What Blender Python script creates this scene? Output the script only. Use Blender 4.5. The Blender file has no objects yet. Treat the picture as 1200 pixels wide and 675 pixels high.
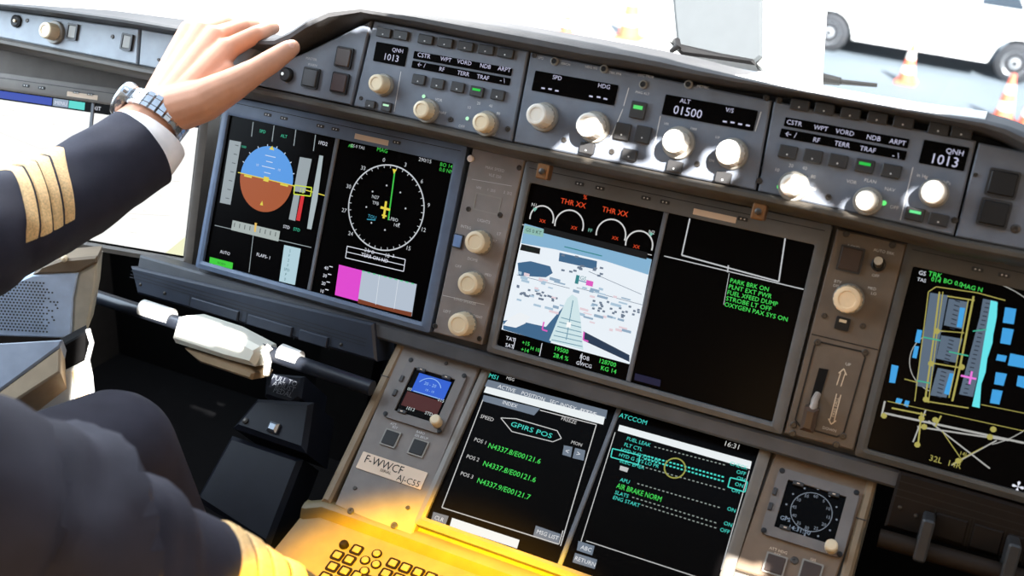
import bpy, bmesh, math, random
from mathutils import Vector, Matrix, noise
random.seed(4)
sc = bpy.context.scene
col = sc.collection
PI = math.pi
R = math.radians

# ---------------------------------------------------------------- camera frame
FPX = 1298.85
TILT = R(20)
ORG = Vector((-0.595, 0.0, 1.05))                 # top left corner of the left flight display
PU = Vector((1, 0, 0)); PV = Vector((0, math.sin(TILT), math.cos(TILT))); PN = Vector((0, -math.cos(TILT), math.sin(TILT)))
def from_panel(a, b, c): return PU * a + PV * b + PN * c
CAM = ORG + from_panel(0.89975436, 0.0229271, 1.20654974)
RIGHT = from_panel(0.90432583, 0.20469773, -0.37455792)
DOWN = from_panel(0.23296925, -0.97198076, 0.03128451)
FWD = from_panel(-0.35765923, -0.11555186, -0.92667559)
def ray(px, py): return RIGHT * ((px - 600) / FPX) + DOWN * ((py - 337.5) / FPX) + FWD
def W(px, py, depth): return CAM + ray(px, py) * depth

class Plane:
    def __init__(s, O, u, v):
        s.O = Vector(O); s.u = Vector(u).normalized(); s.v = Vector(v).normalized(); s.n = s.u.cross(s.v).normalized()
    def hit(s, px, py, off=0.0):
        d = ray(px, py); t = ((s.O - CAM).dot(s.n) + off) / d.dot(s.n)
        X = CAM + d * t - s.O
        return X.dot(s.u), X.dot(s.v)
    def world(s, a, b, c=0.0): return s.O + s.u * a + s.v * b + s.n * c
    def hitw(s, px, py, off=0.0): return s.world(*s.hit(px, py, off), off)
    def mat(s, a=0, b=0, c=0):
        m = Matrix((s.u, s.v, s.n)).transposed().to_4x4(); m.translation = s.world(a, b, c); return m

PANEL = Plane(ORG, PU, PV)
TH = R(-32.28)
LOWER = Plane(ORG + from_panel(.42205, -.23234, -.02055), PU, PV * math.cos(TH) + PN * math.sin(TH))
SHIELD = Plane(ORG + PN * .06, PU, PV)
yawE = R(11.14)
uE = Vector((math.cos(yawE), math.sin(yawE), 0)); nE0 = Vector((math.sin(yawE), -math.cos(yawE), 0))
OUTER = Plane(ORG + from_panel(-0.0863, -0.0135, -0.0535) - uE * .33, uE, Vector((0, 0, 1)) * math.cos(TILT) - nE0 * math.sin(TILT))

# ---------------------------------------------------------------- materials
def lin(c):
    if isinstance(c, (int, float)): c = (c, c, c)
    return tuple((x / 255 / 12.92) if x / 255 <= .04045 else ((x / 255 + .055) / 1.055) ** 2.4 for x in c)
MATS = {}
def mat(name, rgb, rough=.55, metal=0.0, spec=.4, var=.12, scale=40, bump=0.0, bscale=300):
    if name in MATS: return MATS[name]
    m = bpy.data.materials.new(name); m.use_nodes = True
    nt = m.node_tree; b = nt.nodes['Principled BSDF']
    c = lin(rgb)
    b.inputs['Roughness'].default_value = rough; b.inputs['Metallic'].default_value = metal
    b.inputs['Specular IOR Level'].default_value = spec
    tc = nt.nodes.new('ShaderNodeTexCoord')
    if var > 0:
        nz = nt.nodes.new('ShaderNodeTexNoise'); nz.inputs['Scale'].default_value = scale; nz.inputs['Detail'].default_value = 4
        cr = nt.nodes.new('ShaderNodeValToRGB')
        cr.color_ramp.elements[0].position = .3; cr.color_ramp.elements[1].position = .7
        cr.color_ramp.elements[0].color = (*[x * (1 - var) for x in c], 1)
        cr.color_ramp.elements[1].color = (*[min(1, x * (1 + var)) for x in c], 1)
        nt.links.new(tc.outputs['Object'], nz.inputs['Vector']); nt.links.new(nz.outputs['Fac'], cr.inputs['Fac'])
        nt.links.new(cr.outputs['Color'], b.inputs['Base Color'])
    else: b.inputs['Base Color'].default_value = (*c, 1)
    if bump > 0:
        n2 = nt.nodes.new('ShaderNodeTexNoise'); n2.inputs['Scale'].default_value = bscale; n2.inputs['Detail'].default_value = 3
        bp = nt.nodes.new('ShaderNodeBump'); bp.inputs['Strength'].default_value = bump; bp.inputs['Distance'].default_value = .001
        nt.links.new(tc.outputs['Object'], n2.inputs['Vector']); nt.links.new(n2.outputs['Fac'], bp.inputs['Height'])
        nt.links.new(bp.outputs['Normal'], b.inputs['Normal'])
    MATS[name] = m; return m
def glow(rgb, k=1.0):
    name = 'glow_%d_%d_%d_%g' % (*rgb, k)
    if name in MATS: return MATS[name]
    m = bpy.data.materials.new(name); m.use_nodes = True; nt = m.node_tree
    b = nt.nodes['Principled BSDF']; b.inputs['Base Color'].default_value = (.01, .01, .01, 1); b.inputs['Roughness'].default_value = .4
    b.inputs['Specular IOR Level'].default_value = .1
    b.inputs['Emission Color'].default_value = (*lin(rgb), 1); b.inputs['Emission Strength'].default_value = k
    MATS[name] = m; return m

# ---------------------------------------------------------------- mesh builder
def text_geo(s, font_size=1.0, cache={}):
    if s in cache: return cache[s]
    cu = bpy.data.curves.new('t', 'FONT'); cu.body = s; cu.size = 1; cu.resolution_u = 2
    o = bpy.data.objects.new('t', cu); col.objects.link(o)
    dg = bpy.context.evaluated_depsgraph_get()
    me = bpy.data.meshes.new_from_object(o.evaluated_get(dg))
    vs = [tuple(v.co) for v in me.vertices]; fs = [tuple(p.vertices) for p in me.polygons]
    bpy.data.objects.remove(o); bpy.data.curves.remove(cu); bpy.data.meshes.remove(me)
    cache[s] = (vs, fs); return cache[s]

class MB:
    def __init__(s): s.V = []; s.F = []
    def add(s, vs, fs):
        k = len(s.V); s.V += [tuple(v) for v in vs]; s.F += [tuple(i + k for i in f) for f in fs]; return s
    def poly(s, pts, z0, z1=None, ch=0.0):
        """polygon at z0, or a prism z0..z1 whose front edge is chamfered by ch"""
        n = len(pts)
        if z1 is None: return s.add([(x, y, z0) for x, y in pts], [tuple(range(n))])
        cx = sum(p[0] for p in pts) / n; cy = sum(p[1] for p in pts) / n
        rings = [[(x, y, z0) for x, y in pts]]
        if ch > 0:
            rings.append([(x, y, z1 - ch) for x, y in pts])
            ins = []
            A = sum(pts[i][0] * pts[(i + 1) % n][1] - pts[(i + 1) % n][0] * pts[i][1] for i in range(n))
            sg = 1 if A > 0 else -1
            for i in range(n):
                a, b, c = Vector(pts[i - 1]), Vector(pts[i]), Vector(pts[(i + 1) % n])
                d1 = (b - a).normalized(); d2 = (c - b).normalized()
                n1 = Vector((-d1.y, d1.x)) * sg; n2 = Vector((-d2.y, d2.x)) * sg
                m = n1 + n2; m = m / max(.3, m.dot(n1)) if m.length > 1e-6 else n1
                q = b + m * ch; ins.append((q.x, q.y, z1))
            rings.append(ins)
        else: rings.append([(x, y, z1) for x, y in pts])
        vs = [p for r in rings for p in r]; fs = [tuple(range(n - 1, -1, -1)), tuple(range((len(rings) - 1) * n, len(rings) * n))]
        for k in range(len(rings) - 1):
            for i in range(n):
                j = (i + 1) % n; fs.append((k * n + i, k * n + j, (k + 1) * n + j, (k + 1) * n + i))
        return s.add(vs, fs)
    def box(s, cx, cy, w, h, z0, z1, ch=0.0): return s.poly([(cx - w / 2, cy - h / 2), (cx + w / 2, cy - h / 2), (cx + w / 2, cy + h / 2), (cx - w / 2, cy + h / 2)], z0, z1, ch)
    def rpts(s, cx, cy, w, h, r, k=4):
        out = []
        for (sx, sy, a0) in ((1, -1, -90), (1, 1, 0), (-1, 1, 90), (-1, -1, 180)):
            for i in range(k + 1):
                a = R(a0 + 90 * i / k); out.append((cx + sx * (w / 2 - r) + r * math.cos(a), cy + sy * (h / 2 - r) + r * math.sin(a)))
        return out
    def rbox(s, cx, cy, w, h, r, z0, z1=None, ch=0.0, k=4): return s.poly(s.rpts(cx, cy, w, h, r, k), z0, z1, ch)
    def frame(s, outer, inner, z0, z1):
        """ring between two point lists of the same length, front at z1"""
        n = len(outer)
        vs = [(x, y, z0) for x, y in outer] + [(x, y, z1) for x, y in outer] + [(x, y, z1) for x, y in inner] + [(x, y, z0) for x, y in inner]
        fs = []
        for i in range(n):
            j = (i + 1) % n
            for k in range(3): fs.append((k * n + i, k * n + j, (k + 1) * n + j, (k + 1) * n + i))
            fs.append((3 * n + i, 3 * n + j, j, i))
        return s.add(vs, fs)
    def lathe(s, cx, cy, prof, seg=24, flute=0, depth=0.0):
        vs = []; fs = []; n = len(prof)
        for i in range(seg):
            a = 2 * PI * i / seg
            for (r, z, *fl) in prof:
                k = 1 - (depth * (.5 + .5 * math.cos(flute * a)) if flute and fl else 0)
                vs.append((cx + r * k * math.cos(a), cy + r * k * math.sin(a), z))
        for i in range(seg):
            j = (i + 1) % seg
            for k in range(n - 1): fs.append((i * n + k, j * n + k, j * n + k + 1, i * n + k + 1))
        fs.append(tuple(i * n + n - 1 for i in range(seg)))
        fs.append(tuple(i * n for i in reversed(range(seg))))
        return s.add(vs, fs)
    def disc(s, cx, cy, r, z, seg=20, ry=None): return s.poly([(cx + r * math.cos(2 * PI * i / seg), cy + (ry or r) * math.sin(2 * PI * i / seg)) for i in range(seg)], z)
    def line(s, p, q, w, z):
        d = Vector((q[0] - p[0], q[1] - p[1])); d = d.normalized() if d.length > 0 else Vector((1, 0)); m = Vector((-d.y, d.x)) * w / 2
        return s.poly([(p[0] - m.x, p[1] - m.y), (q[0] - m.x, q[1] - m.y), (q[0] + m.x, q[1] + m.y), (p[0] + m.x, p[1] + m.y)], z)
    def path(s, pts, w, z):
        for a, b in zip(pts, pts[1:]): s.line(a, b, w, z)
        return s
    def dash(s, p, q, w, z, n, duty=.5):
        for i in range(n):
            t0 = i / n; t1 = (i + duty) / n
            s.line((p[0] + (q[0] - p[0]) * t0, p[1] + (q[1] - p[1]) * t0), (p[0] + (q[0] - p[0]) * t1, p[1] + (q[1] - p[1]) * t1), w, z)
        return s
    def arc(s, cx, cy, r, a0, a1, w, z, seg=28, ry=None):
        ry = ry or r
        pts = [(R(a0 + (a1 - a0) * i / seg)) for i in range(seg + 1)]
        for a, b in zip(pts, pts[1:]):
            s.poly([(cx + (r - w / 2) * math.cos(a), cy + (ry - w / 2) * math.sin(a)), (cx + (r + w / 2) * math.cos(a), cy + (ry + w / 2) * math.sin(a)),
                    (cx + (r + w / 2) * math.cos(b), cy + (ry + w / 2) * math.sin(b)), (cx + (r - w / 2) * math.cos(b), cy + (ry - w / 2) * math.sin(b))], z)
        return s
    def text(s, t, x, y, h, z, align='l', wid=None, rot=0.0):
        """cap height h; wid = total width (squeezes); y = centre line"""
        vs, fs = text_geo(t)
        if not vs: return s
        x0 = min(v[0] for v in vs); x1 = max(v[0] for v in vs)
        k = h / .7; kx = (wid / (x1 - x0)) if wid else k
        wtot = (x1 - x0) * kx
        ox = {'l': 0, 'c': -wtot / 2, 'r': -wtot}[align]
        ca, sa = math.cos(rot), math.sin(rot)
        out = []
        for vx, vy, _ in vs:
            lx = ox + (vx - x0) * kx; ly = vy * k - h / 2
            out.append((x + lx * ca - ly * sa, y + lx * sa + ly * ca, z))
        return s.add(out, fs)
    def loft(s, rings, cap=True, closed=True):
        n = len(rings[0]); vs = [p for r in rings for p in r]; fs = []
        for k in range(len(rings) - 1):
            for i in range(n if closed else n - 1):
                j = (i + 1) % n; fs.append((k * n + i, k * n + j, (k + 1) * n + j, (k + 1) * n + i))
        if cap and closed: fs += [tuple(range(n - 1, -1, -1)), tuple(range((len(rings) - 1) * n, len(rings) * n))]
        return s.add(vs, fs)
    def tube(s, path, rad, seg=14, up=None, squash=1.0, fn=None, cap=True):
        P = [Vector(p) for p in path]; rings = []
        up = Vector(up) if up is not None else Vector((0, 0, 1))
        for i, p in enumerate(P):
            d = (P[min(i + 1, len(P) - 1)] - P[max(i - 1, 0)]).normalized()
            a = up - d * up.dot(d)
            a = a.normalized() if a.length > 1e-4 else d.orthogonal().normalized()
            b = d.cross(a); r = rad[i] if isinstance(rad, (list, tuple)) else rad
            ring = []
            for k in range(seg):
                t = 2 * PI * k / seg; q = r * (fn(i / max(1, len(P) - 1), t) if fn else 1)
                ring.append(tuple(p + a * q * math.cos(t) * squash + b * q * math.sin(t)))
            rings.append(ring)
        return s.loft(rings, cap)
    def hexa(s, a, b):
        """solid between two quads (lists of 3D points)"""
        return s.loft([a, b])
    def mesh(s, name, m, smooth=True):
        me = bpy.data.meshes.new(name); me.from_pydata(s.V, [], s.F)
        bm = bmesh.new(); bm.from_mesh(me); bmesh.ops.recalc_face_normals(bm, faces=bm.faces); bm.to_mesh(me); bm.free()
        me.materials.append(m)
        if smooth:
            for p in me.polygons: p.use_smooth = True
            me.set_sharp_from_angle(angle=R(35))
        return me
    def build(s, name, m, parent=None, flip=False):
        me = s.mesh(name, m)
        o = bpy.data.objects.new(name, me); col.objects.link(o)
        if parent is not None: o.parent = parent
        return o
class FB(MB):
    """flat printed or lit marks: all faces look towards +z"""
    def mesh(s, name, m, smooth=True):
        me = bpy.data.meshes.new(name); me.from_pydata(s.V, [], s.F); me.update()
        bm = bmesh.new(); bm.from_mesh(me)
        for f in bm.faces:
            if f.normal.z < 0: f.normal_flip()
        bm.to_mesh(me); bm.free(); me.materials.append(m); return me

def tag(o, label=None, cat=None, group=None, kind=None):
    if label: o['label'] = label
    if cat: o['category'] = cat
    if group: o['group'] = group
    if kind: o['kind'] = kind
    return o
class Thing:
    """an Empty lying on a plane; parts use its local axes (x right, y up along the plane, z towards the viewer)"""
    def __init__(s, name, label, cat, pl, px=None, py=None, off=0.0, ab=None, group=None):
        s.pl = pl; s.off = off
        s.a, s.b = ab if ab else pl.hit(px, py, off)
        s.e = bpy.data.objects.new(name, None); col.objects.link(s.e); s.e.empty_display_size = .02
        s.e.matrix_world = pl.mat(s.a, s.b, off)
        tag(s.e, label, cat, group)
    def q(s, px, py, dz=0.0):
        a, b = s.pl.hit(px, py, s.off + dz); return (a - s.a, b - s.b)
    def qs(s, pts, dz=0.0): return [s.q(x, y, dz) for x, y in pts]
    def rect(s, pts, dz=0.0):
        """axis-aligned rectangle through four pixel corners (tl, tr, br, bl) -> cx, cy, w, h"""
        a, b, c, d = s.qs(pts, dz); x0 = (a[0] + d[0]) / 2; x1 = (b[0] + c[0]) / 2; y1 = (a[1] + b[1]) / 2; y0 = (c[1] + d[1]) / 2
        return ((x0 + x1) / 2, (y0 + y1) / 2, x1 - x0, y1 - y0)
    def part(s, name, mb, m, parent=None, label=None, kind=None):
        o = mb.build(name, m, parent or s.e)
        if label: o['label'] = label
        if kind: o['kind'] = kind
        return o
# ---------------------------------------------------------------- palette
PAINT = mat('panel_paint', (98, 103, 112), .5, bump=.15, bscale=900)
PAINT_D = mat('panel_paint_dark', (84, 85, 88), .5, bump=.1, bscale=900)
BEZ = mat('bezel_paint', (96, 99, 105), .45)
GLASS = mat('screen_glass', (6, 5, 5), .25, spec=.04, var=0)
BLACK = mat('black_plastic', (26, 25, 25), .5, spec=.3)
BTN = mat('button_dark', (46, 45, 45), .45)
PALE = mat('knob_pale', (216, 208, 194), .42, var=.04)
CREAM = mat('knob_cream', (210, 192, 160), .42, var=.05)
RING = mat('knob_skirt_grey', (132, 128, 120), .45)
SCREW = mat('screw_steel', (70, 66, 62), .4, metal=.6)
WHITEP = mat('legend_white', (196, 194, 190), .6, var=0)
PLAC = mat('placard_tan', (214, 190, 165), .6, var=.04)
DARK = mat('recess_black', (16, 15, 15), .7, spec=.15)
G = glow((70, 225, 90)); GW = glow((225, 228, 240)); CY = glow((70, 215, 200)); AMB = glow((225, 75, 35)); YEL = glow((225, 215, 60))
GREY = glow((150, 160, 165)); LCDW = glow((196, 196, 222)); WHITE = glow((240, 245, 250))

def screw(t, px, py, r=.0032, z=0.0):
    x, y = t.q(px, py, z)
    m = MB(); m.lathe(x, y, [(r, z - .001), (r, z + .0008), (r * .8, z + .0014), (r * .35, z + .0014), (r * .3, z + .0006)], 14)
    return t.part('screw', m, SCREW)
def button(t, px, py, w=.0105, h=.0085, z=0.0, lit=None, m=None, mark=True, name='button', zt=.004):
    x, y = t.q(px, py, z + zt)
    o = t.part(name, MB().rbox(x, y, w, h, .0012, z - .002, z + zt, .0008, 2), m or BTN)
    if lit:
        t.part('indicator_bar', FB().box_flat(x, y + h * .16, w * .6, h * .22, z + zt + .0003), glow(lit), o)
    elif mark:
        t.part('legend', FB().disc(x, y - h * .2, .0009, z + zt + .0003, 8), WHITEP, o)
    return o
def _bf(s, cx, cy, w, h, z): return s.poly([(cx - w / 2, cy - h / 2), (cx + w / 2, cy - h / 2), (cx + w / 2, cy + h / 2), (cx - w / 2, cy + h / 2)], z)
FB.box_flat = _bf
def knob(t, px, py, r=.0105, ln=.02, z=0.0, skirt=1.35, m=None, flute=16):
    x, y = t.q(px, py, z + ln)
    o = t.part('knob', MB().lathe(x, y, [(r * 1.02, z + .002), (r * 1.04, z + .004, 1), (r, z + ln * .8, 1), (r * .93, z + ln * .95), (r * .8, z + ln), (r * .62, z + ln), (r * .58, z + ln - .0008)], 48, flute, .07), m or CREAM)
    if skirt: t.part('knob_skirt', MB().lathe(x, y, [(r * skirt, z - .001), (r * skirt, z + .003), (r * (skirt - .08), z + .0045), (r * .9, z + .0045)], 32), RING, o)
    return o
def label(t, s, px, py, h=.0028, z=.0004, m=None, align='c', wid=None):
    x, y = t.q(px, py, z); return t.part('legend', FB().text(s, x, y, h, z, align, wid), m or WHITEP)
def window(t, corners, z=0.0, name='readout_window'):
    cx, cy, w, h = t.rect(corners)
    o = t.part(name, MB().rbox(cx, cy, w, h, .001, z - .003, z + .0008, 0, 2), GLASS)
    return o, (cx, cy, w, h)
def wtext(t, o, items, z=.0011, m=None, name='digits'):
    f = FB()
    for (s, px, py, h) in items:
        x, y = t.q(px, py, z); f.text(s, x, y, h, z, 'c')
    return t.part(name, f, m or LCDW, o)
def hole(t, px, py, r=.0045):
    x, y = t.q(px, py)
    o = t.part('jack_socket', MB().lathe(x, y, [(r, -.001), (r, .0018), (r * .75, .0022), (r * .6, .0005)], 20), RING)
    t.part('socket_hole', FB().disc(x, y, r * .6, .0026, 16), BLACK, o)

def plate(name, lab, cat, pl, corners, off=0.0, th=.02, m=None, pname='faceplate', ch=.0015, group=None):
    cxp = sum(c[0] for c in corners) / 4; cyp = sum(c[1] for c in corners) / 4
    t = Thing(name, lab, cat, pl, cxp, cyp, off, group=group)
    t.part(pname, MB().poly(t.qs(corners), -th, 0, ch), m or PAINT)
    return t

# ================================================================ glareshield panels
# left selector panel
t = plate('display_control_panel', 'grey control panel left on the glareshield, dim white read-out above three tan knobs', 'control panel', SHIELD, [(438, 24), (619, 60), (599, 166), (414, 124)])
for x, y in ((449, 38), (469, 41), (498, 46), (521, 50), (545, 54), (569, 58), (592, 62)): button(t, x, y, .019, .0105)
for x, y in ((490, 93), (512, 98), (535.6, 102), (582.5, 111)): button(t, x, y, .0165, .0115)
button(t, 558, 107, .0165, .0115, lit=(40, 200, 70))
o, _ = window(t, [(441, 49), (478, 55), (475, 79), (438, 71)]); wtext(t, o, [('QNH', 466, 59, .0045), ('1013', 459, 67.5, .0075)])
o, _ = window(t, [(486, 60), (601, 80), (599, 89), (484, 69)])
wtext(t, o, [('CSTR', 497, 65, .005), ('WPT', 522.5, 69.5, .0046), ('VORD', 544, 73, .0046), ('NDB', 569, 77.5, .0046), ('ARPT', 591, 81, .0046)])
o, _ = window(t, [(484, 71.5), (599, 91.5), (597, 100), (482, 80)])
wtext(t, o, [('← /', 494, 76, .005), ('RF', 518, 81, .0046), ('TERR', 543, 86, .0046), ('TRAF', 566, 90.5, .0046), ('- \\', 589, 94, .005)])
knob(t, 440, 97, .0105, .02, flute=0, skirt=1.25); knob(t, 493, 128, .0105, .019); knob(t, 563, 143, .0108, .019)
button(t, 433, 122, .013, .009); button(t, 452, 125, .013, .0105, lit=(190, 240, 200))
for x, y in ((497, 113), (548, 139)):
    a, b = t.q(x, y); t.part('indicator_lamp', FB().disc(a, b, .0022, .0012), glow((190, 250, 205)))
screw(t, 528, 140); screw(t, 595, 151); screw(t, 423, 115, .0025)
for s, x, y in (('VOR', 514, 117), ('NAV', 519, 132), ('10', 550, 126), ('20', 561, 121), ('40', 575, 124), ('80', 584, 133), ('OFF', 541, 148), ('FD', 578, 157)): label(t, s, x, y, .0032)
a, b = t.q(470, 84), t.q(462, 131); t.part('divider_line', FB().line(a, b, .0008, .0004), WHITEP)
# central autopilot panel
t = plate('autopilot_panel', 'wide grey autopilot panel in the middle of the glareshield, four large knobs below read-outs', 'control panel', SHIELD, [(622, 61), (904, 118), (885, 223), (602, 166.5)])
for x, y in ((650, 72), (708, 81), (754, 99), (807, 99)): hole(t, x, y)
screw(t, 626, 65, .0028); screw(t, 898, 114.5, .0032)
for s, x, y in (('SPD', 634, 68), ('MACH', 663, 75), ('HDG V/S', 693, 79), ('TRK FPA', 721, 86), ('LOC TRUE', 757, 89), ('MAG ALT', 753, 109), ('METRIC', 824, 102), ('100', 781, 145), ('1000', 813, 151), ('UP', 841, 161), ('DN', 834, 188)): label(t, s, x, y, .0026)
o, _ = window(t, [(627, 83.5), (725, 99), (720, 124), (623.5, 106)])
wtext(t, o, [('SPD', 653, 91, .0045)] + [('-', x, y, .012) for x, y in ((637, 101), (645, 102), (653, 104))]); wtext(t, o, [('HDG', 708, 101, .0045)] + [('-', x, y, .012) for x, y in ((693, 110.5), (702, 111.5), (710, 113.5))])
o, _ = window(t, [(780, 111), (889.5, 129.5), (882, 154), (775.6, 134)])
wtext(t, o, [('ALT', 803, 118.5, .0045), ('01500', 806, 131, .0088)]); wtext(t, o, [('V/S', 855, 129, .0045)] + [('-', x, y, .012) for x, y in ((850, 140), (859, 141), (868, 143), (877, 144.5))])
knob(t, 628, 134, .0125, .027, skirt=1.3, m=PALE); knob(t, 688, 146, .0135, .027, skirt=1.28, m=PALE); knob(t, 789, 165, .0125, .025, skirt=1.4, m=PALE); knob(t, 853, 178, .0132, .025, skirt=1.25, m=PALE)
button(t, 747, 129, .017, .018, lit=(90, 220, 110)); button(t, 729, 154, .017, .018); button(t, 753, 157.5, .017, .018)
for x, y in ((687, 173.5), (737, 181), (790, 195), (847, 208)): button(t, x, y, .016, .012, zt=.006)
for x, y in ((661, 164), (717, 178), (817, 192.5)): screw(t, x, y)
for p, q_ in (((737, 103), (731, 124)), ((730, 128), (714, 166)), ((774, 136), (764, 185)), ((892, 131), (885, 154))):
    t.part('divider_line', FB().line(t.q(*p), t.q(*q_), .0009, .0004), WHITEP)
# right selector panel
t = plate('display_control_panel', 'grey control panel right on the glareshield, bright 1013 read-out above sunlit white knobs', 'control panel', SHIELD, [(907, 118.5), (1144, 165), (1117, 276), (888, 224)])
for x, y in ((937, 123), (966, 127.5), (996.5, 133), (1028, 138), (1058.7, 143.5), (1100, 151), (1127, 155)): button(t, x, y, .019, .011)
for x, y in ((923, 178), (952.5, 183), (982, 188.5), (1044.5, 200.5)): button(t, x, y, .0185, .013)
button(t, 1013, 194.5, .0185, .013, lit=(40, 190, 70))
o, _ = window(t, [(921, 137.5), (1066, 163), (1064, 174), (918, 148)])
wtext(t, o, [('CSTR', 931, 144, .0046), ('WPT', 962, 150, .0046), ('VORD', 990, 155, .0046), ('NDB', 1024, 161.5, .0046), ('ARPT', 1052, 166.5, .0046)])
o, _ = window(t, [(916, 150.5), (1063, 177), (1061, 188), (913, 161)])
wtext(t, o, [('← /', 927, 157.5, .0055), ('RF', 957, 164, .0046), ('TERR', 987, 169, .0046), ('TRAF', 1017, 175, .0046), ('- \\', 1050, 182, .0055)])
o, _ = window(t, [(1082, 163.5), (1136.5, 173), (1129.5, 201), (1077.5, 191)])
wtext(t, o, [('QNH', 1119, 178, .005), ('1013', 1108, 188, .0095)])
knob(t, 927, 217, .0115, .02, m=PALE); knob(t, 1015, 235, .0105, .02, m=PALE); knob(t, 1094, 225, .0115, .021, flute=0, skirt=1.2, m=PALE)
a, b = t.q(1036, 238); t.part('indicator_lamp', FB().disc(a, b, .0025, .0012), glow((110, 250, 130)))
a, b = t.q(913, 219); t.part('indicator_lamp', FB().disc(a, b, .0022, .0012), glow((110, 250, 130)))
button(t, 1072, 251, .018, .0125, lit=(110, 235, 150)); button(t, 1100, 257.5, .018, .0115)
for x, y in ((890, 212), (971, 231), (1119, 258), (913, 117.5)): screw(t, x, y)
for s, x, y in (('10', 911, 199), ('20', 927, 194), ('40', 943, 197), ('80', 953, 207), ('160', 953, 221), ('VOR', 998, 213), ('PLAN', 1020, 212), ('NAV', 1043, 222), ('OFF', 1048, 243), ('in Hg', 1081, 206), ('hPa', 1110, 214)): label(t, s, x, y, .0034)
t.part('divider_line', FB().line(t.q(1070, 196), t.q(1055, 258), .0008, .0004), WHITEP)
# warning panels at either end
t = plate('warning_button_panel', 'grey warning button panel right of the hand, under the raised end of the hood', 'control panel', SHIELD, [(352, 64), (435, 24), (411, 123.5), (272, 94)])
for x, y, m_ in ((402, 67, mat('amber_cap', (66, 54, 48), .5)), (363, 91, BTN), (397, 97, mat('red_cap', (62, 46, 44), .5))):
    a, b = t.q(x, y, .004); o = t.part('warning_button', MB().rbox(a, b, .019, .021, .0015, -.002, .005, .001, 2), m_)
    t.part('button_frame', MB().frame(MB().rpts(a, b, .0225, .0245, .002, 2), MB().rpts(a, b, .0192, .0212, .0015, 2), -.001, .0032), BLACK, o)
a, b = t.q(334, 87, .006); o = t.part('reset_button', MB().lathe(a, b, [(.0085, -.001), (.0085, .005), (.007, .007), (.005, .007)], 24), BLACK)
t.part('indicator_lamp', FB().disc(a - .003, b, .002, .0074), glow((235, 240, 240)), o)
label(t, 'MASTER', 365, 69, .003); label(t, 'WARN', 366, 76, .003)
t = plate('warning_button_panel', 'dark grey warning button panel at the far right end of the glareshield', 'control panel', SHIELD, [(1147, 167), (1232, 184), (1232, 299), (1119.5, 277)])
for x, y in ((1175, 215), (1165, 250)):
    a, b = t.q(x, y, .004); o = t.part('warning_button', MB().rbox(a, b, .0235, .022, .0015, -.002, .005, .001, 2), BLACK)
    t.part('button_frame', MB().frame(MB().rpts(a, b, .028, .0265, .002, 2), MB().rpts(a, b, .024, .0225, .0015, 2), -.001, .0032), BTN, o)
screw(t, 1143, 205, .0022); screw(t, 1190, 268, .0045)
# pale far left panel
t = plate('lighting_control_panel', 'pale grey panel at the far left end of the glareshield with a cream knob', 'control panel', SHIELD, [(-40, 6), (163, 34), (160, 75.5), (-40, 36)], m=mat('pale_panel', (140, 146, 152), .5))
a, b = t.q(20, 25); o = t.part('round_plug', MB().lathe(a, b, [(.0085, -.001), (.0085, .003), (.006, .0042), (.003, .003)], 22), BLACK)
t.part('plug_pin', MB().lathe(a, b, [(.0022, .002), (.0022, .0055)], 10), CREAM, o)
knob(t, 52, 35, .011, .02, skirt=1.4)
for x, y in ((84, 37), (148, 49)):
    a, b = t.q(x, y, .003); o = t.part('push_button', MB().rbox(a, b, .0125, .0165, .0012, -.001, .003, .0008, 2), RING)
    t.part('button_frame', MB().frame(MB().rpts(a, b, .0175, .0215, .0015, 2), MB().rpts(a, b, .0128, .0168, .001, 2), -.001, .0036), BTN, o)
screw(t, 32, 24, .0028); screw(t, 132, 43, .0028)
t = plate('blanking_panel', 'pale grey blank panel on the glareshield between the hand and the cream knob panel', 'control panel', SHIELD, [(165.5, 34.3), (300, 57), (270, 98), (162.5, 76)], m=MATS['pale_panel'])
screw(t, 203, 55, .0028); screw(t, 186, 70, .0022)

# ================================================================ glareshield hood
st = [(-60, 3, 1), (60, 18.5, 9), (160, 33, 22), (240, 46, 36), (300, 58, 49), (335, 60, 44), (352, 55, 34), (372, 42, 20), (398, 29, 10), (435, 22, 8.5), (500, 34, 16), (560, 47.5, 25), (620, 59.5, 35.5), (700, 75, 50), (740, 80, 58), (780, 87.5, 66.5), (820, 95, 77), (860, 101.5, 86.5), (900, 107.5, 96), (940, 114, 105), (1000, 125.5, 116), (1061, 137, 126.5), (1100, 144.5, 132), (1150, 155.5, 138), (1175, 164, 144), (1200, 178, 154), (1230, 198, 170)]
hood = Thing('glareshield', 'long dark hood along the top of the instrument panel with a rounded padded lip', 'glareshield', SHIELD, 640, 62, 0)
rings = []
for (x, yf, yt) in st:
    u, vf = hood.q(x, yf); _, vt = hood.q(x, yt, .02)
    hgt = vt - vf
    prof = [(-.02, vf - .001), (.003, vf), (.019, vf + .001), (.026, vf + hgt * .25), (.027, vf + hgt * .55), (.022, vf + hgt * .85), (.012, vt), (-.01, vt + .001), (-.05, vt + .007), (-.11, vt + .02), (-.2, vt + .028), (-.23, vt + .0), (-.23, vt - .03), (-.05, vf - .001)]
    rings.append([(u, v_, z) for z, v_ in prof])
hm = mat('hood_leatherette', (70, 69, 69), .6, bump=.4, bscale=500)
hood.part('hood', MB().loft(rings), hm)
fo = [(x, yf) for x, yf, _ in st]
hood.part('face_backing', MB().poly(hood.qs([(-60, 34), (60, 58), (160, 79), (272, 98), (412, 127), (600, 169), (887, 227), (1118, 280), (1230, 300)] + fo[::-1]), -.034, -.024), BLACK)
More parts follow.
